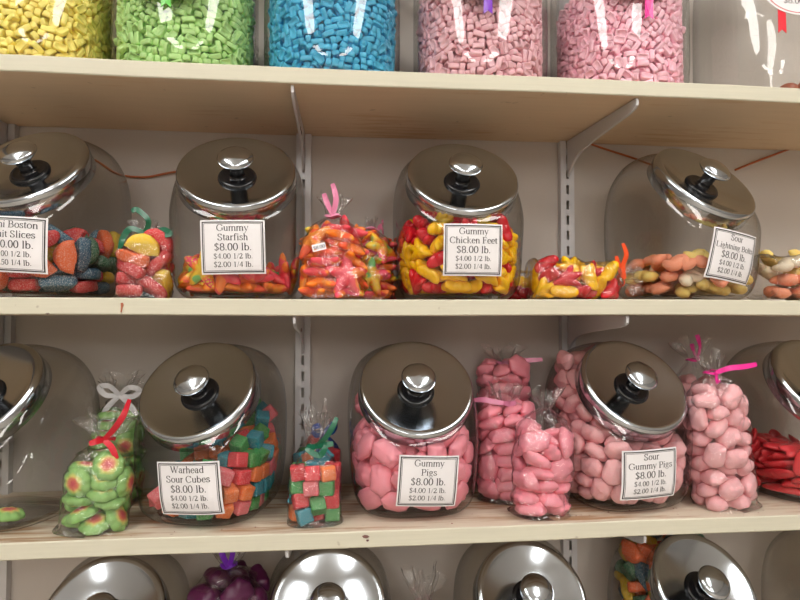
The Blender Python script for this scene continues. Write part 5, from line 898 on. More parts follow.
    G['C'] = (.67, [o5(.36, .33, .29, .335, 35, 320, 24), 't', [(.60, .48), (.60, .64)]], [])
    G['F'] = (.56, [st(.15), 't', [(.15, .65), (.50, .65), (.51, .51)], [(.15, .35), (.40, .35)], [(.40, .27), (.40, .43)]], [(.15, 0, .12), (.12, .65, .09)])
    G['G'] = (.72, [o5(.36, .33, .29, .335, 38, 300, 24), [(.60, .05), (.60, .29)], 't', [(.60, .48), (.60, .63)]], [(.60, .29, .11)])
    G['L'] = (.61, [st(.15), 't', [(.15, .01), (.54, .01), (.57, .18)]], [(.15, .65, .12)])
    G['M'] = (.89, ['t', st(.14), 'h', [(.15, .65), (.44, .04)], 't', [(.44, .04), (.72, .65)], 'h', st(.74)], [(.14, 0, .10), (.74, 0, .10), (.11, .65, .09), (.77, .65, .09)])
    G['P'] = (.56, [st(.15), [(.15, .65), (.38, .65), (.48, .58), (.50, .47), (.46, .36), (.34, .30), (.15, .30)]], [(.15, 0, .12), (.12, .65, .09)])
    G['S'] = (.56, [[(.44, .50), (.39, .61), (.28, .66), (.15, .62), (.10, .51), (.15, .41), (.32, .31), (.44, .23), (.46, .12), (.39, .02), (.26, -.01), (.13, .04), (.08, .18)], 't', [(.44, .50), (.45, .66)], [(.08, .18), (.07, 0)]], [])
    G['W'] = (.94, ['h', [(.10, .65), (.30, .02)], 't', [(.30, .02), (.47, .62)], 'h', [(.46, .62), (.65, .02)], 't', [(.65, .02), (.85, .65)]], [(.10, .65, .10), (.46, .65, .09), (.85, .65, .08)])
    return G
GL = glyphs()
def text_width(s, em): return sum(GL[c][0] for c in s)*em
def add_text(mb, s, cx, y, em, mi, thick=.090, thin=.036):
    """lettering in the x-z plane, centred on cx, baseline at y"""
    x = cx-text_width(s, em)/2
    for ch in s:
        adv, strokes, serifs = GL[ch]; mode = None
        for sk in strokes:
            if isinstance(sk, str): mode = sk; continue
            P = [(x+px*em, y+py*em) for px, py in sk]
            if len(P) > 2 and mode is None and len(P) < 17:
                P = [catmull(P, (len(P)-1)*i/(len(P)*2)) for i in range(len(P)*2+1)]
            W = []
            for i in range(len(P)):
                a = P[max(i-1, 0)]; b = P[min(i+1, len(P)-1)]
                dx, dy = b[0]-a[0], b[1]-a[1]; l = math.hypot(dx, dy) or 1
                w = (thin+(thick-thin)*abs(dy/l)**1.5) if mode is None else (thin if mode == 't' else thick)
                W.append((w*em/2, -dy/l, dx/l))
            vs = []
            for (px, py), (w, nx, ny) in zip(P, W): vs += [(px+nx*w, 0, py+ny*w), (px-nx*w, 0, py-ny*w)]
            mb.add(vs, [(2*i, 2*i+1, 2*i+3, 2*i+2) for i in range(len(P)-1)], mi)
        for sx, sy, hw in serifs:
            t = thin*em/2; X, Y = x+sx*em, y+sy*em
            mb.add([(X-hw*em, 0, Y-t), (X+hw*em, 0, Y-t), (X+hw*em, 0, Y+t), (X-hw*em, 0, Y+t)], [(0, 1, 2, 3)], mi)
        x += adv*em

def label_mesh(lines, bvh, cx, cz, w=.0705, h=.0605, roll=0.0, up=0.0):
    """a price card lying on the front of the glass (seen from -y)"""
    mb = MB(); nx, nz = 16, 12
    grid = [(-w/2+w*i/nx, 0, -h/2+h*k/nz) for k in range(nz+1) for i in range(nx+1)]
    mb.add(grid, [(k*(nx+1)+i, k*(nx+1)+i+1, (k+1)*(nx+1)+i+1, (k+1)*(nx+1)+i) for k in range(nz) for i in range(nx)], 0)
    n0 = len(mb.v)
    def strip(a0, a1, b0, b1, vert):
        n = 14
        for i in range(n):
            s0, s1 = i/n, (i+1)/n
            if vert: q = [(a0, b0+(b1-b0)*s0), (a1, b0+(b1-b0)*s0), (a1, b0+(b1-b0)*s1), (a0, b0+(b1-b0)*s1)]
            else: q = [(a0+(a1-a0)*s0, b0), (a0+(a1-a0)*s1, b0), (a0+(a1-a0)*s1, b1), (a0+(a1-a0)*s0, b1)]
            mb.add([(x, 0, z) for x, z in q], [(0, 1, 2, 3)], 1)
    for ins, t in ((.0018, .0011), (.0038, .0004)):
        X, Y = w/2-ins, h/2-ins
        strip(-X, X, -Y, -Y+t, False); strip(-X, X, Y-t, Y, False)
        strip(-X, -X+t, -Y, Y, True); strip(X-t, X, -Y, Y, True)
    ems = [.0108]*(len(lines)-3)+[.0119, .0086, .0086]
    y = h/2-.0122
    for s, em in zip(lines, ems):
        wmax = w-.010
        e = min(em, em*wmax/text_width(s, em))
        add_text(mb, s, 0, y, e, 1)
        k = lines.index(s)
        y -= {0: .0105, 1: .0113}.get(k, .0092) if len(lines) == 5 else .0105
    out = []
    cr, sr = math.cos(roll), math.sin(roll)
    for i, (x, _, z) in enumerate(mb.v):
        X, Zz = cx+x*cr+z*sr, cz-x*sr+z*cr
        hit = bvh.ray_cast(Vector((X, -.3, Zz)), Vector((0, 1, 0)))
        yy = hit[0].y if hit[0] else -.06
        out.append((X, yy-(.0012 if i < n0 else .0016), Zz))
    # a stiff card: take most of the bend out
    ymin = min(p[1] for p in out[:n0])
    mb.v = out
    me = mb.mesh('price_card', False)
    me.materials.append(M['paper']); me.materials.append(M['ink'])
    return me

# ------------------------------------------------------------------ jars
def slant_jar_mesh():
    mb = MB(); NR = 44
    rings = [jar_ring(9*k/NR) for k in range(NR+1)]
    c = [tuple(Vector((x*.55, y*.55, .004))) for x, y, z in rings[0]]
    mb.loft([c]+rings, True, False)
    inner = [jar_ring(9*k/NR, .0035) for k in range(3, 6)]
    base = [[(x, y, .0075) for x, y, z in inner[1]]]
    mb.loft([base[0], [(x*.92, y*.92, .0062) for x, y, z in base[0]]], False, True)
    return mb.mesh('slant_jar')
JM = slant_jar_mesh()
jb = bmesh.new(); jb.from_mesh(JM); JBVH = BVHTree.FromBMesh(jb); jb.free()
LIDROT = Vector((0, 0, 1)).rotation_difference(NM).to_matrix().to_4x4()
LIDM = Matrix.Translation(MC+NM*.0055) @ LIDROT
def lid_meshes():
    a = MB(); dish = lambda r: .0022-.0130*(1-(r/.064)**2)
    a.lathe([(0, -.0130), (.03, -.0105), (.052, -.0062), (.0625, -.0032), (.0668, -.0045), (.0678, -.0210), (.0690, -.0222), (.0704, -.0210), (.0702, -.0040), (.0697, -.0008), (.0684, .0014), (.0664, .0024)]+[(r, dish(r)) for r in (.0640, .060, .054, .047, .039, .030, .020, .010, 0)], 80)
    s = -.0160
    b = MB(); b.lathe([(r, z+s) for r, z in ((0, .0050), (.0222, .0060), (.0228, .0078), (.0210, .0100), (.0175, .0104), (.0120, .0086), (.0085, .0105), (.0080, .0140), (.0086, .0148), (.0078, .0156), (.0086, .0180), (.0078, .0190), (.0086, .0212), (.0080, .0278), (.0095, .0295), (0, .0295))], 40)
    c = MB(); c.lathe([(r, z+s) for r, z in ((0, .0285), (.0090, .0287), (.0170, .0300), (.0205, .0328), (.0210, .0348), (.0190, .0378), (.0145, .0404), (.0075, .0418), (0, .0422))], 48)
    return a.mesh('lid'), b.mesh('lid_neck'), c.mesh('lid_knob')
LID = lid_meshes()
def slant_jar(label, X, Yc, shelf, rz, lines=None, lx=0.0, lz=.052, lroll=0.0, glassmat='glass', lidturn=0.0):
    r = empty('candy_jar', (X, Yc, Z[shelf]+.0002), (0, 0, rz))
    tag(r, label, 'candy jar', 'slant mouthed candy jars')
    obj('glass_body', JM, M[glassmat], r)
    l = obj('lid', LID[0], M['chrome'], r); l.matrix_local = LIDM; l['label'] = 'polished chrome lid'
    n = obj('knob_neck', LID[1], M['black'], l); n['label'] = 'black plastic knob neck'
    k = obj('knob', LID[2], M['chrome'], l)
    if lines:
        p = obj('price_card', label_mesh(lines, JBVH, lx, lz, roll=lroll), None, r); p['label'] = 'white price card with black border'
    return r

def upright_jar_mesh():
    mb = MB()
    rings = [upright_ring(9*k/40) for k in range(41)]
    mb.loft([[(x*.5, y*.5, .003) for x, y, z in rings[0]]]+rings, True, False)
    return mb.mesh('upright_jar')
UM = upright_jar_mesh()
UL = MB(); UL.lathe([(0, .236), (.057, .236), (.058, .228), (.0595, .228), (.0595, .240), (.056, .244), (.02, .248), (0, .248)], 64)
UL = UL.mesh('screw_lid')
UK = MB(); UK.lathe([(0, .247), (.012, .247), (.008, .252), (.016, .262), (.012, .270), (0, .272)], 32)
UK = UK.mesh('screw_lid_knob')
def upright_jar(label, X, Yc, rz=0):
    r = empty('upright_candy_jar', (X, Yc, Z['T']+.0002), (0, 0, rz))
    tag(r, label, 'candy jar', 'upright jars on the top shelf')
    obj('glass_body', UM, M['glass_up'], r)
    l = obj('lid', UL, M['chrome'], r); obj('knob', UK, M['chrome'], l)
    return r

# ------------------------------------------------------------------ sweets
def bake(name):
    b = BAKE[name]; out = []
    for i in range(0, len(b), 7):
        q = Quaternion(b[i+3:i+7]); q.normalize()
        out.append((Vector(b[i:i+3])/1e4, q))
    return out
def variants(maker, k, n, nm, **kw):
    return [sized(maker(nm, s, **kw), k) for s in range(n)]
ME = {
    'slice': variants(slice_mesh, 1, 3, 'fruit_slice'), 'star': variants(star_mesh, 1, 3, 'starfish'), 'foot': variants(foot_mesh, FOOT, 2, 'chicken_foot'),
    'bolt': variants(bolt_mesh, BOLT, 3, 'lightning_bolt'), 'flower': variants(flower_mesh, 1, 2, 'flower'), 'cube': variants(cube_mesh, 1, 3, 'sugar_cube'),
    'pig': variants(pig_mesh, PIG, 2, 'pig'), 'sour': variants(sour_pig_mesh, SOUR, 3, 'sour_pig'), 'fish': variants(fish_mesh, FISH, 2, 'jelly'),
}
def kinds(shape, base, cat, specs):
    """specs: (colour word, material, weight) -> what pour() draws from; each colour has mesh data of its own"""
    out = []
    for word, mat, wt in specs:
        ms = []
        for me in ME[shape]:
            c = me.copy(); c.materials.append(mat); ms.append(c)
        out.append((base if not word else word.replace(' ', '_')+'_'+base, word, ms, cat, wt))
    return out
cm = candy_mat
K = {}
K['slice'] = kinds('slice', 'fruit_slice', 'jelly fruit slice', [
    ('red', cm('red_slice', [srgb(206, 46, 52)], .6, .30), 3), ('orange', cm('orange_slice', [srgb(232, 104, 44)], .6, .30), 3), ('yellow', cm('yellow_slice', [srgb(228, 190, 40)], .6, .25), 2),
    ('green', cm('green_slice', [srgb(44, 104, 70)], .6, .38), 2), ('blue', cm('blue_slice', [srgb(44, 96, 122)], .6, .42), 2.2)])
K['star'] = kinds('star', 'starfish_gummy', 'starfish gummy', [
    ('orange', cm('orange_star', [srgb(250, 130, 30), srgb(250, 150, 50), srgb(245, 100, 60)], .32, 0, 40, .15), 3),
    ('pink', cm('pink_star', [srgb(235, 70, 90), srgb(240, 90, 100), srgb(250, 140, 70)], .32, 0, 40, .15), 2.4),
    ('mottled', cm('mottled_star', [srgb(120, 200, 120), srgb(240, 200, 60), srgb(250, 140, 50), srgb(236, 80, 110)], .32, 0, 38, .15, srgb(235, 215, 60)), 2.6)])
K['foot'] = kinds('foot', 'chicken_foot_gummy', 'chicken foot gummy', [
    ('yellow', cm('yellow_foot', [srgb(250, 196, 10)], .28, 0, sss=.15), 6), ('red', cm('red_foot', [srgb(214, 26, 44)], .28, 0, sss=.12), 4)])
K['bolt'] = kinds('bolt', 'lightning_bolt_gummy', 'lightning bolt gummy', [
    ('yellow', cm('yellow_bolt', [srgb(238, 208, 110)], .6, .2), 3), ('white', cm('white_bolt', [srgb(238, 222, 196)], .6, .15), 2), ('orange', cm('orange_bolt', [srgb(240, 148, 112)], .6, .2), 3)])
K['flower'] = kinds('flower', 'flower_gummy', 'flower gummy', [('green', flower_mat(), 1)])
K['cube'] = kinds('cube', 'sugar_cube_gummy', 'sour gummy cube', [
    ('red', cm('red_cube', [srgb(216, 50, 62)], .55, .22), 3), ('orange', cm('orange_cube', [srgb(240, 124, 56)], .55, .22), 2.2), ('green', cm('green_cube', [srgb(62, 150, 74)], .55, .22), 2.2),
    ('blue', cm('blue_cube', [srgb(34, 138, 156)], .55, .22), 2.2), ('pink', cm('pink_cube', [srgb(232, 110, 120)], .55, .25), 1.6)])
K['pig'] = kinds('pig', 'pig_gummy', 'pig gummy', [('pink', cm('pig_pink', [srgb(248, 156, 172)], .38, 0, sss=.2), 1)])
K['sour'] = kinds('sour', 'sour_pig_gummy', 'sour pig gummy', [('pale pink', cm('sour_pig_pink', [srgb(250, 184, 190)], .6, .18, sss=.15), 1)])
K['fish'] = kinds('fish', 'red_jelly', 'red jelly sweet', [('', cm('cherry_red', [srgb(222, 62, 70)], .3, .0, sss=.3), 1)])

JIT = {'cube': .28, 'slice': .2, 'pig': .22, 'sour': .18, 'bolt': .25}
def pour(bname, kname, root_mat, where, seed, keep=None, mirror=False, pick=None):
    """sweets settled in a jar or bag: each one an object of its own"""
    r = random.Random(seed); ks = K[kname]; wts = [k[4] for k in ks]
    out = []
    for p, q in bake(bname):
        if keep and not keep(p): r.random(); continue
        j = JIT.get(kname, 0)
        if j: q = q @ Quaternion(Vector((r.gauss(0, 1), r.gauss(0, 1), r.gauss(0, 1))).normalized(), r.gauss(0, j))
        m = Matrix.Translation(p) @ q.to_matrix().to_4x4()
        name, word, ms, cat, _ = r.choices(ks, wts)[0]
        me = r.choice(ms)
        o = bpy.data.objects.new(name, me); C.objects.link(o)
        o.matrix_world = root_mat @ m
        what = cat if (not word or cat.startswith(word)) else word+' '+cat
        tag(o, '%s %s' % (what, where), cat.split()[-1] if False else cat, '%s %s' % (what, where))
        out.append(o)
    return out
def RM(o):
    return Matrix.Translation(o.location) @ o.rotation_euler.to_matrix().to_4x4()

R = math.radians
YJ = -.110
PRICE = ['$8.00 lb.', '$4.00 1/2 lb.', '$2.00 1/4 lb.']
def lidX(px, rz=0, Y=YJ): return AX(px, Y-.046*math.cos(rz))-.05*math.sin(rz)
JARS = {}
inside = lambda p: (p-MC).dot(NM) < -.021
def J(key, *a, **k): JARS[key] = slant_jar(*a, **k); return JARS[key]

# middle shelf
J('slice', 'clear jar of multicoloured fruit slices on the middle shelf, chrome lid tilted forward', lidX(19, R(-11)), YJ, 'M', R(-11), ['Mini Boston', 'Fruit Slices', '$10.00 lb.', '$5.00 1/2 lb.', '$2.50 1/4 lb.'], +.017, .058, R(3))
pour('jar_slice', 'slice', RM(JARS['slice']), 'in the big fruit slice jar', 11)
J('star', 'clear jar of mottled starfish gummies with its card under the chrome lid', lidX(235, R(2)), YJ, 'M', R(2), ['Gummy', 'Starfish']+PRICE, .002, .058, R(-1.5))
pour('jar_star', 'star', RM(JARS['star']), 'in the starfish jar', 12)
J('foot', 'clear jar of yellow and red chicken feet gummies, chrome lid tilted forward', lidX(464), YJ, 'M', R(1), ['Gummy', 'Chicken Feet']+PRICE, .002, .058, R(0))
pour('jar_foot', 'foot', RM(JARS['foot']), 'in the chicken feet jar', 13)
J('bolt', 'clear jar of pale lightning bolt gummies turned sideways on the middle shelf', lidX(709, R(17)), YJ-.008, 'M', R(17), ['Sour', 'Lightning Bolts']+PRICE, -.007, .053, R(8))
pour('jar_bolt', 'bolt', RM(JARS['bolt']), 'in the lightning bolt jar', 14)
# lower shelf
J('bare', 'almost empty clear jar holding one flower gummy, on the lower shelf', lidX(-24, R(-20)), YJ, 'L', R(-20))
J('cube', 'clear jar of multicoloured sour cubes with a big chrome lid', lidX(195, R(-16)), YJ-.004, 'L', R(-16), ['Warhead', 'Sour Cubes']+PRICE, .014, .050, R(-2))
pour('jar_cube', 'cube', RM(JARS['cube']), 'in the sour cube jar', 15, inside)
J('pig', 'clear jar full of smooth pink pig gummies, lid face on, between two bag groups', lidX(416), YJ-.002, 'L', R(2), ['Gummy', 'Pigs']+PRICE, .006, .050, R(3))
pour('jar_pig', 'pig', RM(JARS['pig']), 'in the smooth pink pig jar', 16, inside)
J('sour', 'clear jar full of sugared pale pink sour pig gummies', lidX(636, R(9)), YJ-.004, 'L', R(9), ['Sour', 'Gummy Pigs']+PRICE, -.011, .052, R(-2))
pour('jar_sour', 'sour', RM(JARS['sour']), 'in the sour pig jar', 17, inside)
J('fish', 'clear jar of dark red jelly sweets past the tall bag of sour pigs', lidX(828, R(10)), YJ, 'L', R(10))
pour('jar_fish', 'fish', RM(JARS['fish']), 'in the dark red jelly jar', 18)
# bottom shelf
J('bb1', 'clear jar on the bottom shelf below the sour cube jar', lidX(106), YJ, 'B', R(-2))
J('bb2', 'clear jar on the bottom shelf directly below the smooth pink pig jar', lidX(329), YJ, 'B', R(0))
J('bb3', 'clear jar on the bottom shelf below the pink pig bags, next to the slotted upright', lidX(530), YJ, 'B', R(4))
J('bb4', 'clear jar of mixed coloured sweets on the bottom shelf under the sour pigs', lidX(706, R(10)), YJ, 'B', R(10))
pour('jar_sour', 'slice', RM(JARS['bb4']), 'in the bottom shelf jar of mixed sweets', 19, lambda p: inside(p) and p.z > .085)
pour('jar_slice', 'slice', RM(JARS['bb4']), 'in the bottom shelf jar of mixed sweets', 20, lambda p: p.z < .075 and p.y < 0)
J('bb5', 'clear empty jar on the bottom shelf under the dark red jelly jar', lidX(868), YJ, 'B', R(10))

# one flower gummy left on the floor of the bare jar
o = bpy.data.objects.new('green_flower_gummy', K['flower'][0][2][0]); C.objects.link(o)
pf = at(8, 527, -.15); o.location = (pf.x, -.15, Z['L']+.0125); o.rotation_euler = (R(6), R(4), 1)
tag(o, 'single green flower gummy with red centre in the almost empty jar', 'flower gummy')

# ------------------------------------------------------------------ bags
def film_mesh(a, b, h, neck, flare, seed, bvh=None, fw_=.026, N_=72, bottom=.9):
    r = random.Random(seed); ph = [r.uniform(0, TAU) for _ in range(6)]
    rows = []
    zs = [0, .001, .004] + [h*k/12 for k in range(1, 13)]
    for z in zs:
        s = bottom if z == 0 else (bottom+.06 if z == .001 else (.99 if z == .004 else 1.0))
        if z > h*.82: s *= 1-.25*((z-h*.82)/(h*.18))**1.6
        rows.append((z, a*s, b*s, 3.0, 0))
    nk = .0062
    for k in range(1, 8):
        t = k/7; e = (1-t)**1.25
        rows.append((h+(neck-h)*t, nk+(a*.75-nk)*e, nk+(b*.75-nk)*e, 3-.9*t, .35*t))
    for k in range(1, 8):
        t = k/7
        w = nk+(fw_-nk)*t**.8
        rows.append((neck+flare*t, w, nk+(fw_*.55-nk)*t**.8, 2.0, .35+.2*t))
    rings = []
    for z, sa, sb, n, pl in rows:
        ring = []
        for i, (x, y) in enumerate(ring_pts(sa, sb, n, N_)):
            phi = TAU*i/N_
            k = 1+pl*(.55*math.cos(7*phi+ph[0])+.45*math.cos(11*phi+ph[1]))*.8
            dz = 0
            if z > neck: dz = flare*.22*(z-neck)/flare*(math.cos(3*phi+ph[2])+math.cos(5*phi+ph[3]))
            p = Vector((x*k, y*k, z+dz))
            if z > .002: p += noise.noise_vector(p*70+Vector((seed, 0, 0)))*(.0022 if z < neck else .004)
            if bvh and .002 < z < h*1.02:
                d = Vector((-p.x, -p.y, 0)); L = d.length; d.normalize()
                hit = bvh.ray_cast(p+d*-.01, d, L+.01)
                gap = (hit[3]-.01-.0012) if hit[0] else .006
                p += d*max(-.004, min(gap, .0085))*.8
            p.z = max(p.z, 0)
            ring.append(tuple(p))
        rings.append(ring)
    mb = MB(); mb.loft(rings, True, False)
    return mb.mesh('cellophane')

def ribbon_mesh(neck, style, seed):
    r = random.Random(seed); mb = MB()
    mb.tube([(.0082*math.cos(TAU*i/16), .0082*math.sin(TAU*i/16), neck+.0012*math.sin(i)) for i in range(17)], .0026, 8, flat=.35)
    for pts in style:
        c = [(x, y-.009, neck+z) for x, y, z in pts]
        q = [catmull(c, (len(c)-1)*i/20) for i in range(21)]
        w = [.0034*(.75+.25*math.sin(PI*i/20)) for i in range(21)]
        # a flat band
        prev = None; vs = []
        for i, p in enumerate(q):
            p = Vector(p); d = (Vector(q[min(i+1, 20)])-Vector(q[max(i-1, 0)])).normalized()
            tw = 1.1*math.sin(i*.22+r.random()*.05)
            s = d.cross(Vector((math.sin(tw)*.6, -1, .25))).normalized(); nn = d.cross(s)*.0003
            s = s*w[i]
            vs.append([tuple(p+s+nn), tuple(p-s+nn), tuple(p-s-nn), tuple(p+s-nn)])
        mb.loft(vs)
    return mb.mesh('ribbon', False)
TAILS = {
    'bow': [[(0, 0, 0), (-.012, -.006, .012), (-.024, -.004, .010), (-.016, -.002, .0), (0, 0, 0)], [(0, 0, 0), (.012, -.006, .011), (.024, -.004, .008), (.016, -.002, -.001), (0, 0, 0)], [(0, 0, 0), (.014, -.004, -.012), (.024, -.005, -.024)], [(0, 0, 0), (-.012, -.004, -.014), (-.018, -.006, -.026)]],
    'lying_up': [[(0, 0, 0), (-.016, -.003, -.003), (-.030, -.004, .001), (-.044, -.003, -.003)], [(0, 0, 0), (-.012, -.003, -.007), (-.028, -.004, -.012)]],
    'upright': [[(0, 0, 0), (.004, -.003, .018), (.000, -.004, .036)], [(0, 0, 0), (-.006, -.003, .012), (-.010, -.005, .024)]],
    'curl': [[(0, 0, 0), (-.014, -.005, .004), (-.022, -.006, -.006), (-.026, -.006, -.022)], [(0, 0, 0), (.004, -.003, .014), (-.008, -.004, .026), (-.014, -.003, .024)], [(0, 0, 0), (.012, -.004, .001), (.022, -.006, .004), (.028, -.008, -.001), (.022, -.008, -.003)]],
    'right_tail': [[(0, 0, 0), (.014, -.006, .004), (.032, -.010, .004), (.050, -.012, .005)], [(0, 0, 0), (-.004, -.004, -.008), (-.002, -.005, -.012)]],
    'left_tail': [[(0, 0, 0), (-.012, -.006, .002), (-.026, -.008, .004), (-.040, -.006, .002)], [(0, 0, 0), (.010, -.006, .0), (.018, -.008, .003)]],
    'red_long': [[(0, 0, 0), (.010, -.006, .014), (.018, -.008, .030), (.022, -.006, .048)], [(0, 0, 0), (.010, -.006, -.006), (.018, -.008, -.018)], [(0, 0, 0), (-.006, -.006, -.001), (-.013, -.006, -.004)]],
    'green_up': [[(0, 0, 0), (.010, -.006, .010), (.018, -.008, .022), (.024, -.006, .034)], [(0, 0, 0), (-.010, -.007, -.001), (.004, -.011, -.008), (.010, -.009, .002), (0, 0, 0)], [(0, 0, 0), (.012, -.006, .003), (.020, -.006, .004)]],
    'arm_up_right': [[(0, 0, 0), (.010, -.005, .006), (.020, -.008, .012), (.024, -.006, .010), (.024, -.008, -.004)], [(0, 0, 0), (-.010, -.004, .002), (-.018, -.006, -.003)]],
}
def bag(label, X, Y, shelf, a, b, h, neck, flare, kname, bname, where, ribbon, style, seed, rz=0.0, lean=(0, 0), zoff=0.0, keep=None, group='cellophane candy bags', lying=None, flarew=.026, name='candy_bag', size=1.0):
    """a cellophane bag, its ribbon, and the sweets poured into it; lying: the bag rests on its side, filled as it lies"""
    rot = Matrix.Rotation(rz, 4, 'Z') @ Matrix.Rotation(lean[0], 4, 'X') @ Matrix.Rotation(lean[1], 4, 'Y')
    RMx = Matrix.Translation((X, Y, Z[shelf]+zoff+.0004)) @ rot
    sweets = pour(bname, kname, RMx @ Matrix.Scale(size, 4), where, seed, keep) if bname else []
    if lying:           # bag axis runs along the sweets' long side, towards +x or -x
        L, hz = lying
        sg = 1 if L > 0 else -1
        B = RMx @ Matrix.Translation((-sg*abs(L)/2, 0, hz)) @ Matrix.Rotation(sg*PI/2, 4, 'Y')
    else: B = RMx
    root = bpy.data.objects.new(name, None); C.objects.link(root); root.matrix_world = B; root.empty_display_size = .02
    tag(root, label, 'candy bag', group)
    bvh = None
    if sweets:
        vs = []; fs = []; inv = B.inverted()
        for o in sweets:
            mw = inv @ o.matrix_world; n = len(vs)
            vs += [mw @ v.co for v in o.data.vertices]; fs += [[n+i for i in p.vertices] for p in o.data.polygons]
        bvh = BVHTree.FromPolygons(vs, fs)
    obj('film', film_mesh(a, b, h, neck, flare, seed, bvh, flarew), M['film'], root)
    if ribbon:
        obj('ribbon', ribbon_mesh(neck, TAILS[style], seed), M['rib_'+ribbon], root)['label'] = ribbon+' ribbon'
    return root

def BX(px, Y, py=300): return AX(px, Y, py)
# middle shelf bags
bag('small cellophane bag of sugared fruit slices with curly dark green ribbon', BX(145, -.155), -.155, 'M', .034, .029, .062, .076, .012, 'slice', 'bag_slice', 'in the small bag with green ribbon', 'green', 'curl', 31, R(10), flarew=.016)
b4 = bag('cellophane bag of starfish gummies with pink ribbon and a small white price sticker', BX(333, -.162), -.162, 'M', .041, .033, .083, .100, .022, 'star', 'bag_star', 'in the stickered starfish bag', 'pink', 'upright', 32, R(-4), flarew=.016)
bag('cellophane bag of starfish gummies against the chicken feet jar, pink ribbon bent over', BX(371, -.088), -.088, 'M', .040, .033, .080, .096, .012, 'star', 'bag_star', 'in the starfish bag touching the chicken feet jar', 'pink', 'arm_up_right', 33, R(88), flarew=.012)
bag('plump cellophane bag of chicken feet gummies lying beside the upright, orange ribbon', BX(575, -.152), -.152, 'M', .027, .037, .106, .116, .020, 'foot', 'bag_foot', 'in the plump lying bag with orange ribbon', 'orange', 'lying_up', 34, R(-3), lying=(.112, .027), flarew=.018)
bag('flat cellophane bag of chicken feet gummies half hidden beside the chicken feet jar', BX(537, -.080), -.080, 'M', .024, .037, .108, .120, .010, 'foot', 'bag_foot', 'in the half hidden lying bag', None, 'bow', 35, R(8), lying=(-.112, .023), keep=lambda p: p.z < .030)
bag('cellophane bag of lightning bolt gummies lying beside the lightning bolt jar', BX(796, -.150), -.150, 'M', .031, .037, .100, .118, .02, 'bolt', 'bag_bolt', 'in the lying bag of lightning bolts', 'pink', 'bow', 36, R(0), lying=(.104, .031), keep=lambda p: p.z < .062)
# lower shelf bags
bag('cellophane bag of green flower gummies tied with red ribbon, in front of its twin', BX(96, -.170), -.170, 'L', .041, .031, .082, .102, .026, 'flower', 'bag_flower', 'in the front flower bag', 'red', 'red_long', 41, R(6), (0, R(7)), keep=lambda p: p.z < .078)
bag('taller cellophane bag of green flower gummies standing behind the red ribbon bag', BX(117, -.062), -.062, 'L', .035, .028, .122, .138, .024, 'flower', 'bag_flower_tall', 'in the rear flower bag', 'clear', 'bow', 42, R(4), (0, R(3)), keep=lambda p: p.z < .118)
bag('cellophane bag of multicoloured sour cubes with green ribbon, front of the pair', BX(316, -.165), -.165, 'L', .034, .028, .068, .088, .040, 'cube', 'bag_cube', 'in the front cube bag', 'green', 'green_up', 43, R(4), flarew=.014)
bag('cellophane bag of sour cubes with blue ribbon, behind the green ribbon bag', BX(318, -.085), -.085, 'L', .036, .028, .072, .088, .02, 'cube', 'bag_cube', 'in the rear cube bag', 'blue', 'bow', 44, R(50))
bag('cellophane bag of pink pig gummies standing at the shelf front', BX(538, -.166), -.166, 'L', .039, .031, .112, .128, .020, 'pig', 'bag_pig_b', 'in the front pig bag', None, 'bow', 45, R(10), (0, R(4)), flarew=.018, keep=lambda p: p.z < .102)
bag('cellophane bag of pink pig gummies with pale pink ribbon beside the smooth pig jar', BX(505, -.101), -.101, 'L', .038, .031, .110, .126, .020, 'pig', 'bag_pig', 'in the pale ribbon pig bag', 'pink', 'left_tail', 46, R(-30), flarew=.020)
bag('cellophane bag of pink pig gummies set at the back against the wall, highest of three', BX(503, -.040), -.040, 'L', .040, .031, .158, .174, .020, 'pig', 'bag_pig_tall', 'in the rear pig bag', 'pink', 'right_tail', 47, R(4))
bag('tall cellophane bag of sour pig gummies with magenta ribbon at the shelf front', BX(722, -.160), -.160, 'L', .042, .034, .150, .170, .022, 'sour', 'bag_sour', 'in the tall magenta ribbon bag', 'magenta', 'right_tail', 48, R(8), (0, R(-6)), flarew=.018)
bag('cellophane bag of sour pig gummies behind the tall magenta ribbon bag', BX(700, -.056), -.056, 'L', .038, .033, .152, .178, .026, 'sour', 'bag_sour', 'in the rear sour pig bag', 'magenta', 'upright', 49, R(4), (0, R(-4)))

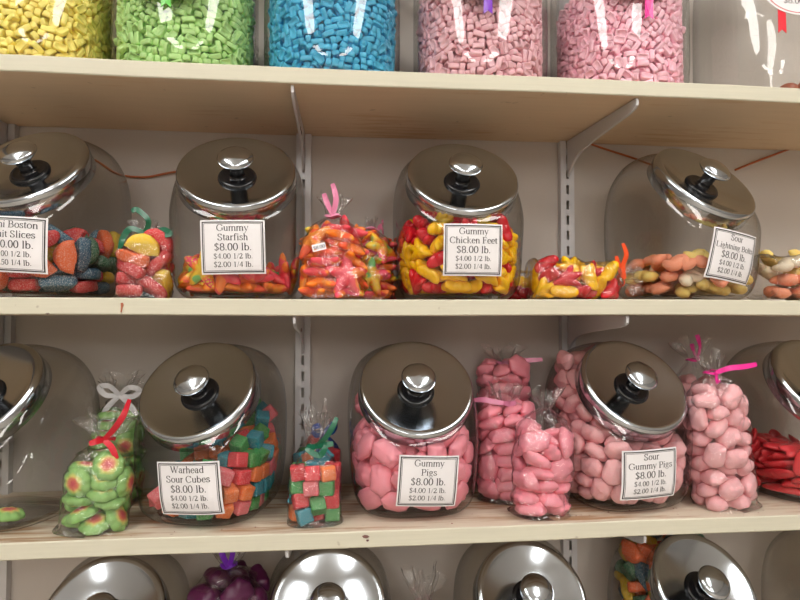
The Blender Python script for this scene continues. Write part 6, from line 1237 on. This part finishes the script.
# ------------------------------------------------------------------ top shelf: upright jars of small tablets
def top_jar(key, colword, col, px, label, turn, mirror, maxn=235):
    X = AX(px, -.1); jar = upright_jar(label, X, -.100)
    mat = candy_mat(key+'_tablet', [col], .45, 0, sss=.1)
    me = lozenge_mesh(); me.materials.append(mat)
    Rz = Matrix.Rotation(turn, 4, 'Z')
    items = []; jr = random.Random(len(key)+int(px))
    for p, q in bake('lozenge'):
        if mirror: p = Vector((-p.x, p.y, p.z)); q = Quaternion((q.w, q.x, -q.y, -q.z))
        p = Vector((p.x*.98, p.y*.98, p.z))
        m = Rz @ Matrix.Translation(p) @ q.to_matrix().to_4x4()
        m = m @ Quaternion(Vector((jr.gauss(0, 1), jr.gauss(0, 1), jr.gauss(0, 1))).normalized(), jr.gauss(0, .42)).to_matrix().to_4x4() @ Matrix.Scale(1.1, 4)
        t = m.translation
        if t.y > .045: continue
        rad = (abs(t.x)**2.35+abs(t.y/.96)**2.35)**(1/2.35)
        front = -t.y/max(rad, .001)
        score = rad*14+min(front, .5)*.12-(.5 if front < -.02 else 0)
        items.append((score, m))
    items.sort(key=lambda s: -s[0])
    base = Matrix.Translation((X, -.100, Z['T']+.0002))
    where = 'in the upright jar of %s candies' % colword
    for s, m in items[:maxn]:
        o = bpy.data.objects.new(colword.replace(' ', '_')+'_candy', me); C.objects.link(o)
        o.matrix_world = base @ m
        tag(o, 'small %s tablet candy %s' % (colword, where), 'candy', '%s tablets %s' % (colword, where))
    mb = MB()
    for s, m in items[maxn:]:
        mb.add([tuple(m @ v.co) for v in me.vertices], [tuple(p.vertices) for p in me.polygons])
    mb.loft([[(x, y, z) for x, y in ring_pts(.060, .0576, 2.35, 40)] for z in (.008, .05, .10, .132)])
    f = obj(colword.replace(' ', '_')+'_candy_fill', mb.mesh('fill'), mat); f.location = base.translation
    tag(f, '%s candies packed behind the front ones %s' % (colword, where), 'candy', kind='stuff')
    return jar

def hang_tag(jar, px, py, rib, rpx, rtop, rbot, text=None):
    """an oval card hung against the front of a jar, with the tail of its ribbon below; px, py: its centre in the photograph"""
    Y = -.1895; c = at(px, py, Y); rx, rz = .0500, .0330
    mb = MB(); n = 48
    el = lambda k, y: [(rx*k*math.cos(TAU*i/n), y, rz*k*math.sin(TAU*i/n)) for i in range(n)]
    mb.loft([el(1, .0006), el(1, 0)], True, False)
    mb.loft([el(1, 0), el(.93, 0)], False, False, 0)
    mb.loft([el(.93, 0), el(.90, 0)], False, False, 1)
    mb.loft([el(.90, 0), el(.05, 0)], False, True, 0)
    if text:
        k = len(mb.v); add_text(mb, text, 0, (py-5.5)*.00115, .0125, 2)
        mb.v[k:] = [(x, y-.0003, z) for x, y, z in mb.v[k:]]
    me = mb.mesh('hang_tag', False)
    for m in (M['paper'], M['redink'], M['ink']): me.materials.append(m)
    o = obj('hang_tag', me, None, jar); o.location = c-jar.location
    a = at(rpx, rtop, Y+.001)-jar.location; b = at(rpx, rbot, Y+.001)-jar.location; w = .0052
    mb = MB()
    pts = [(-w, a.z), (w, a.z), (w*1.05, b.z), (0, b.z+w*.9), (-w*1.05, b.z)]
    mb.loft([[(a.x+x, a.y+.0004*math.sin(z*300), z) for x, z in pts], [(a.x+x, a.y+.0006+.0004*math.sin(z*300), z) for x, z in pts]])
    obj('ribbon_tail', mb.mesh('ribbon_tail', False), M['rib_'+rib], jar)
top_jar('yellow', 'yellow', srgb(254, 238, 130), 34, 'upright clear jar of small yellow tablet candies on the top shelf', 0, False)
hang_tag(top_jar('green', 'green', srgb(180, 224, 142), 185, 'upright clear jar of small light green tablet candies on the top shelf', PI, False), 166, -30, 'leaf', 166, -8, 7)
top_jar('blue', 'blue', srgb(70, 178, 218), 332, 'upright clear jar of small blue tablet candies on the top shelf', 0, True)
hang_tag(top_jar('mauve', 'mauve pink', srgb(240, 192, 202), 480, 'upright clear jar of small dull mauve candies with purple ribbon', PI, True), 486, -30, 'purple', 488, -8, 14)
hang_tag(top_jar('pink', 'bright pink', srgb(255, 202, 218), 620, 'upright clear jar of small bright pink candies with magenta ribbon', -PI/2, False), 640, -28, 'magenta', 649, -8, 19)
clear_jar = upright_jar('upright clear jar, nearly empty, with oval price tag and red ribbon', AX(768, -.1), -.100)
hang_tag(clear_jar, 799, -11, 'scarlet', 782, 8, 33, '$8.00 lb.')
brown = candy_mat('brown_candy', [srgb(150, 84, 62)], .35, 0)
for i, (px, d) in enumerate(((788, -.150), (799, -.142), (806, -.160), (797, -.115))):
    c = at(px, 70, d)
    o = obj('round_brown_candy', puffy('round_candy', lambda ph: .0125, .0105, .9, 2.0, 32, 6, .0006, i), brown)
    o.location = (c.x, d, Z['T']+.0165); o.rotation_euler = (i, .1*i, 0)
    tag(o, 'round brown candy on the floor of the nearly empty upright jar', 'candy', 'brown candies in the nearly empty jar')

# small price sticker on the starfish bag
mb = MB(); mb.box(-.0078, .0078, 0, .0004, -.0042, .0042, 0)
k = len(mb.v); add_text(mb, '$8.00', 0, -.0022, .0062, 1, .12, .06); mb.v[k:] = [(x, y-.0002, z) for x, y, z in mb.v[k:]]
me = mb.mesh('price_sticker', False); me.materials.append(M['paper']); me.materials.append(M['ink'])
st = obj('price_sticker', me, None, b4)
st.matrix_local = b4.matrix_world.inverted() @ Matrix.Translation(at(319, 247, -.1935)) @ Matrix.Rotation(R(-14), 4, 'Y') @ Matrix.Rotation(R(-12), 4, 'X')

# bottom shelf: dark wrapped sweets and an upright cellophane bag between the jars
K['wrap'] = kinds('sour', 'purple_gummy', 'dark purple gummy', [('', candy_mat('dark_purple', [srgb(84, 26, 66)], .35, 0), 1)])
bag('cellophane bag of dark purple gummies on the bottom shelf under the sour cubes', BX(231, -.13), -.13, 'B', .048, .041, .182, .200, .03, 'wrap', 'bag_sour', 'in the bottom shelf bag', 'purple', 'upright', 51, R(10), flarew=.022, size=1.25)
bag('cellophane bag of pale pink sour pigs on the bottom shelf, only its clear top showing', BX(423, -.13), -.13, 'B', .036, .030, .130, .150, .03, 'sour', 'bag_sour', 'in the bottom shelf clear bag', None, 'bow', 52, R(-4), flarew=.022, size=.88)

# sugar crumbs fallen on the worn shelf
mb = MB(); cr = random.Random(3)
for i in range(70):
    x = at(cr.uniform(20, 780), 520, -.17).x; y = cr.uniform(-.2, -.13); s = cr.uniform(.0005, .0013)
    vs = [(x+cr.uniform(-s, s), y+cr.uniform(-s, s), Z['L']+.0008+q*s) for q in (0, 0, 0, .6, .9)]
    mb.add(vs, [(0, 1, 3), (1, 2, 3), (2, 0, 4), (0, 3, 4), (1, 0, 2), (2, 3, 4)])
cs = obj('sugar_crumbs', mb.mesh('crumbs', False), plain('crumb_sugar', srgb(150, 90, 80), .6))
tag(cs, 'tiny sugar crumbs scattered along the front of the worn shelf', 'crumbs', kind='stuff')
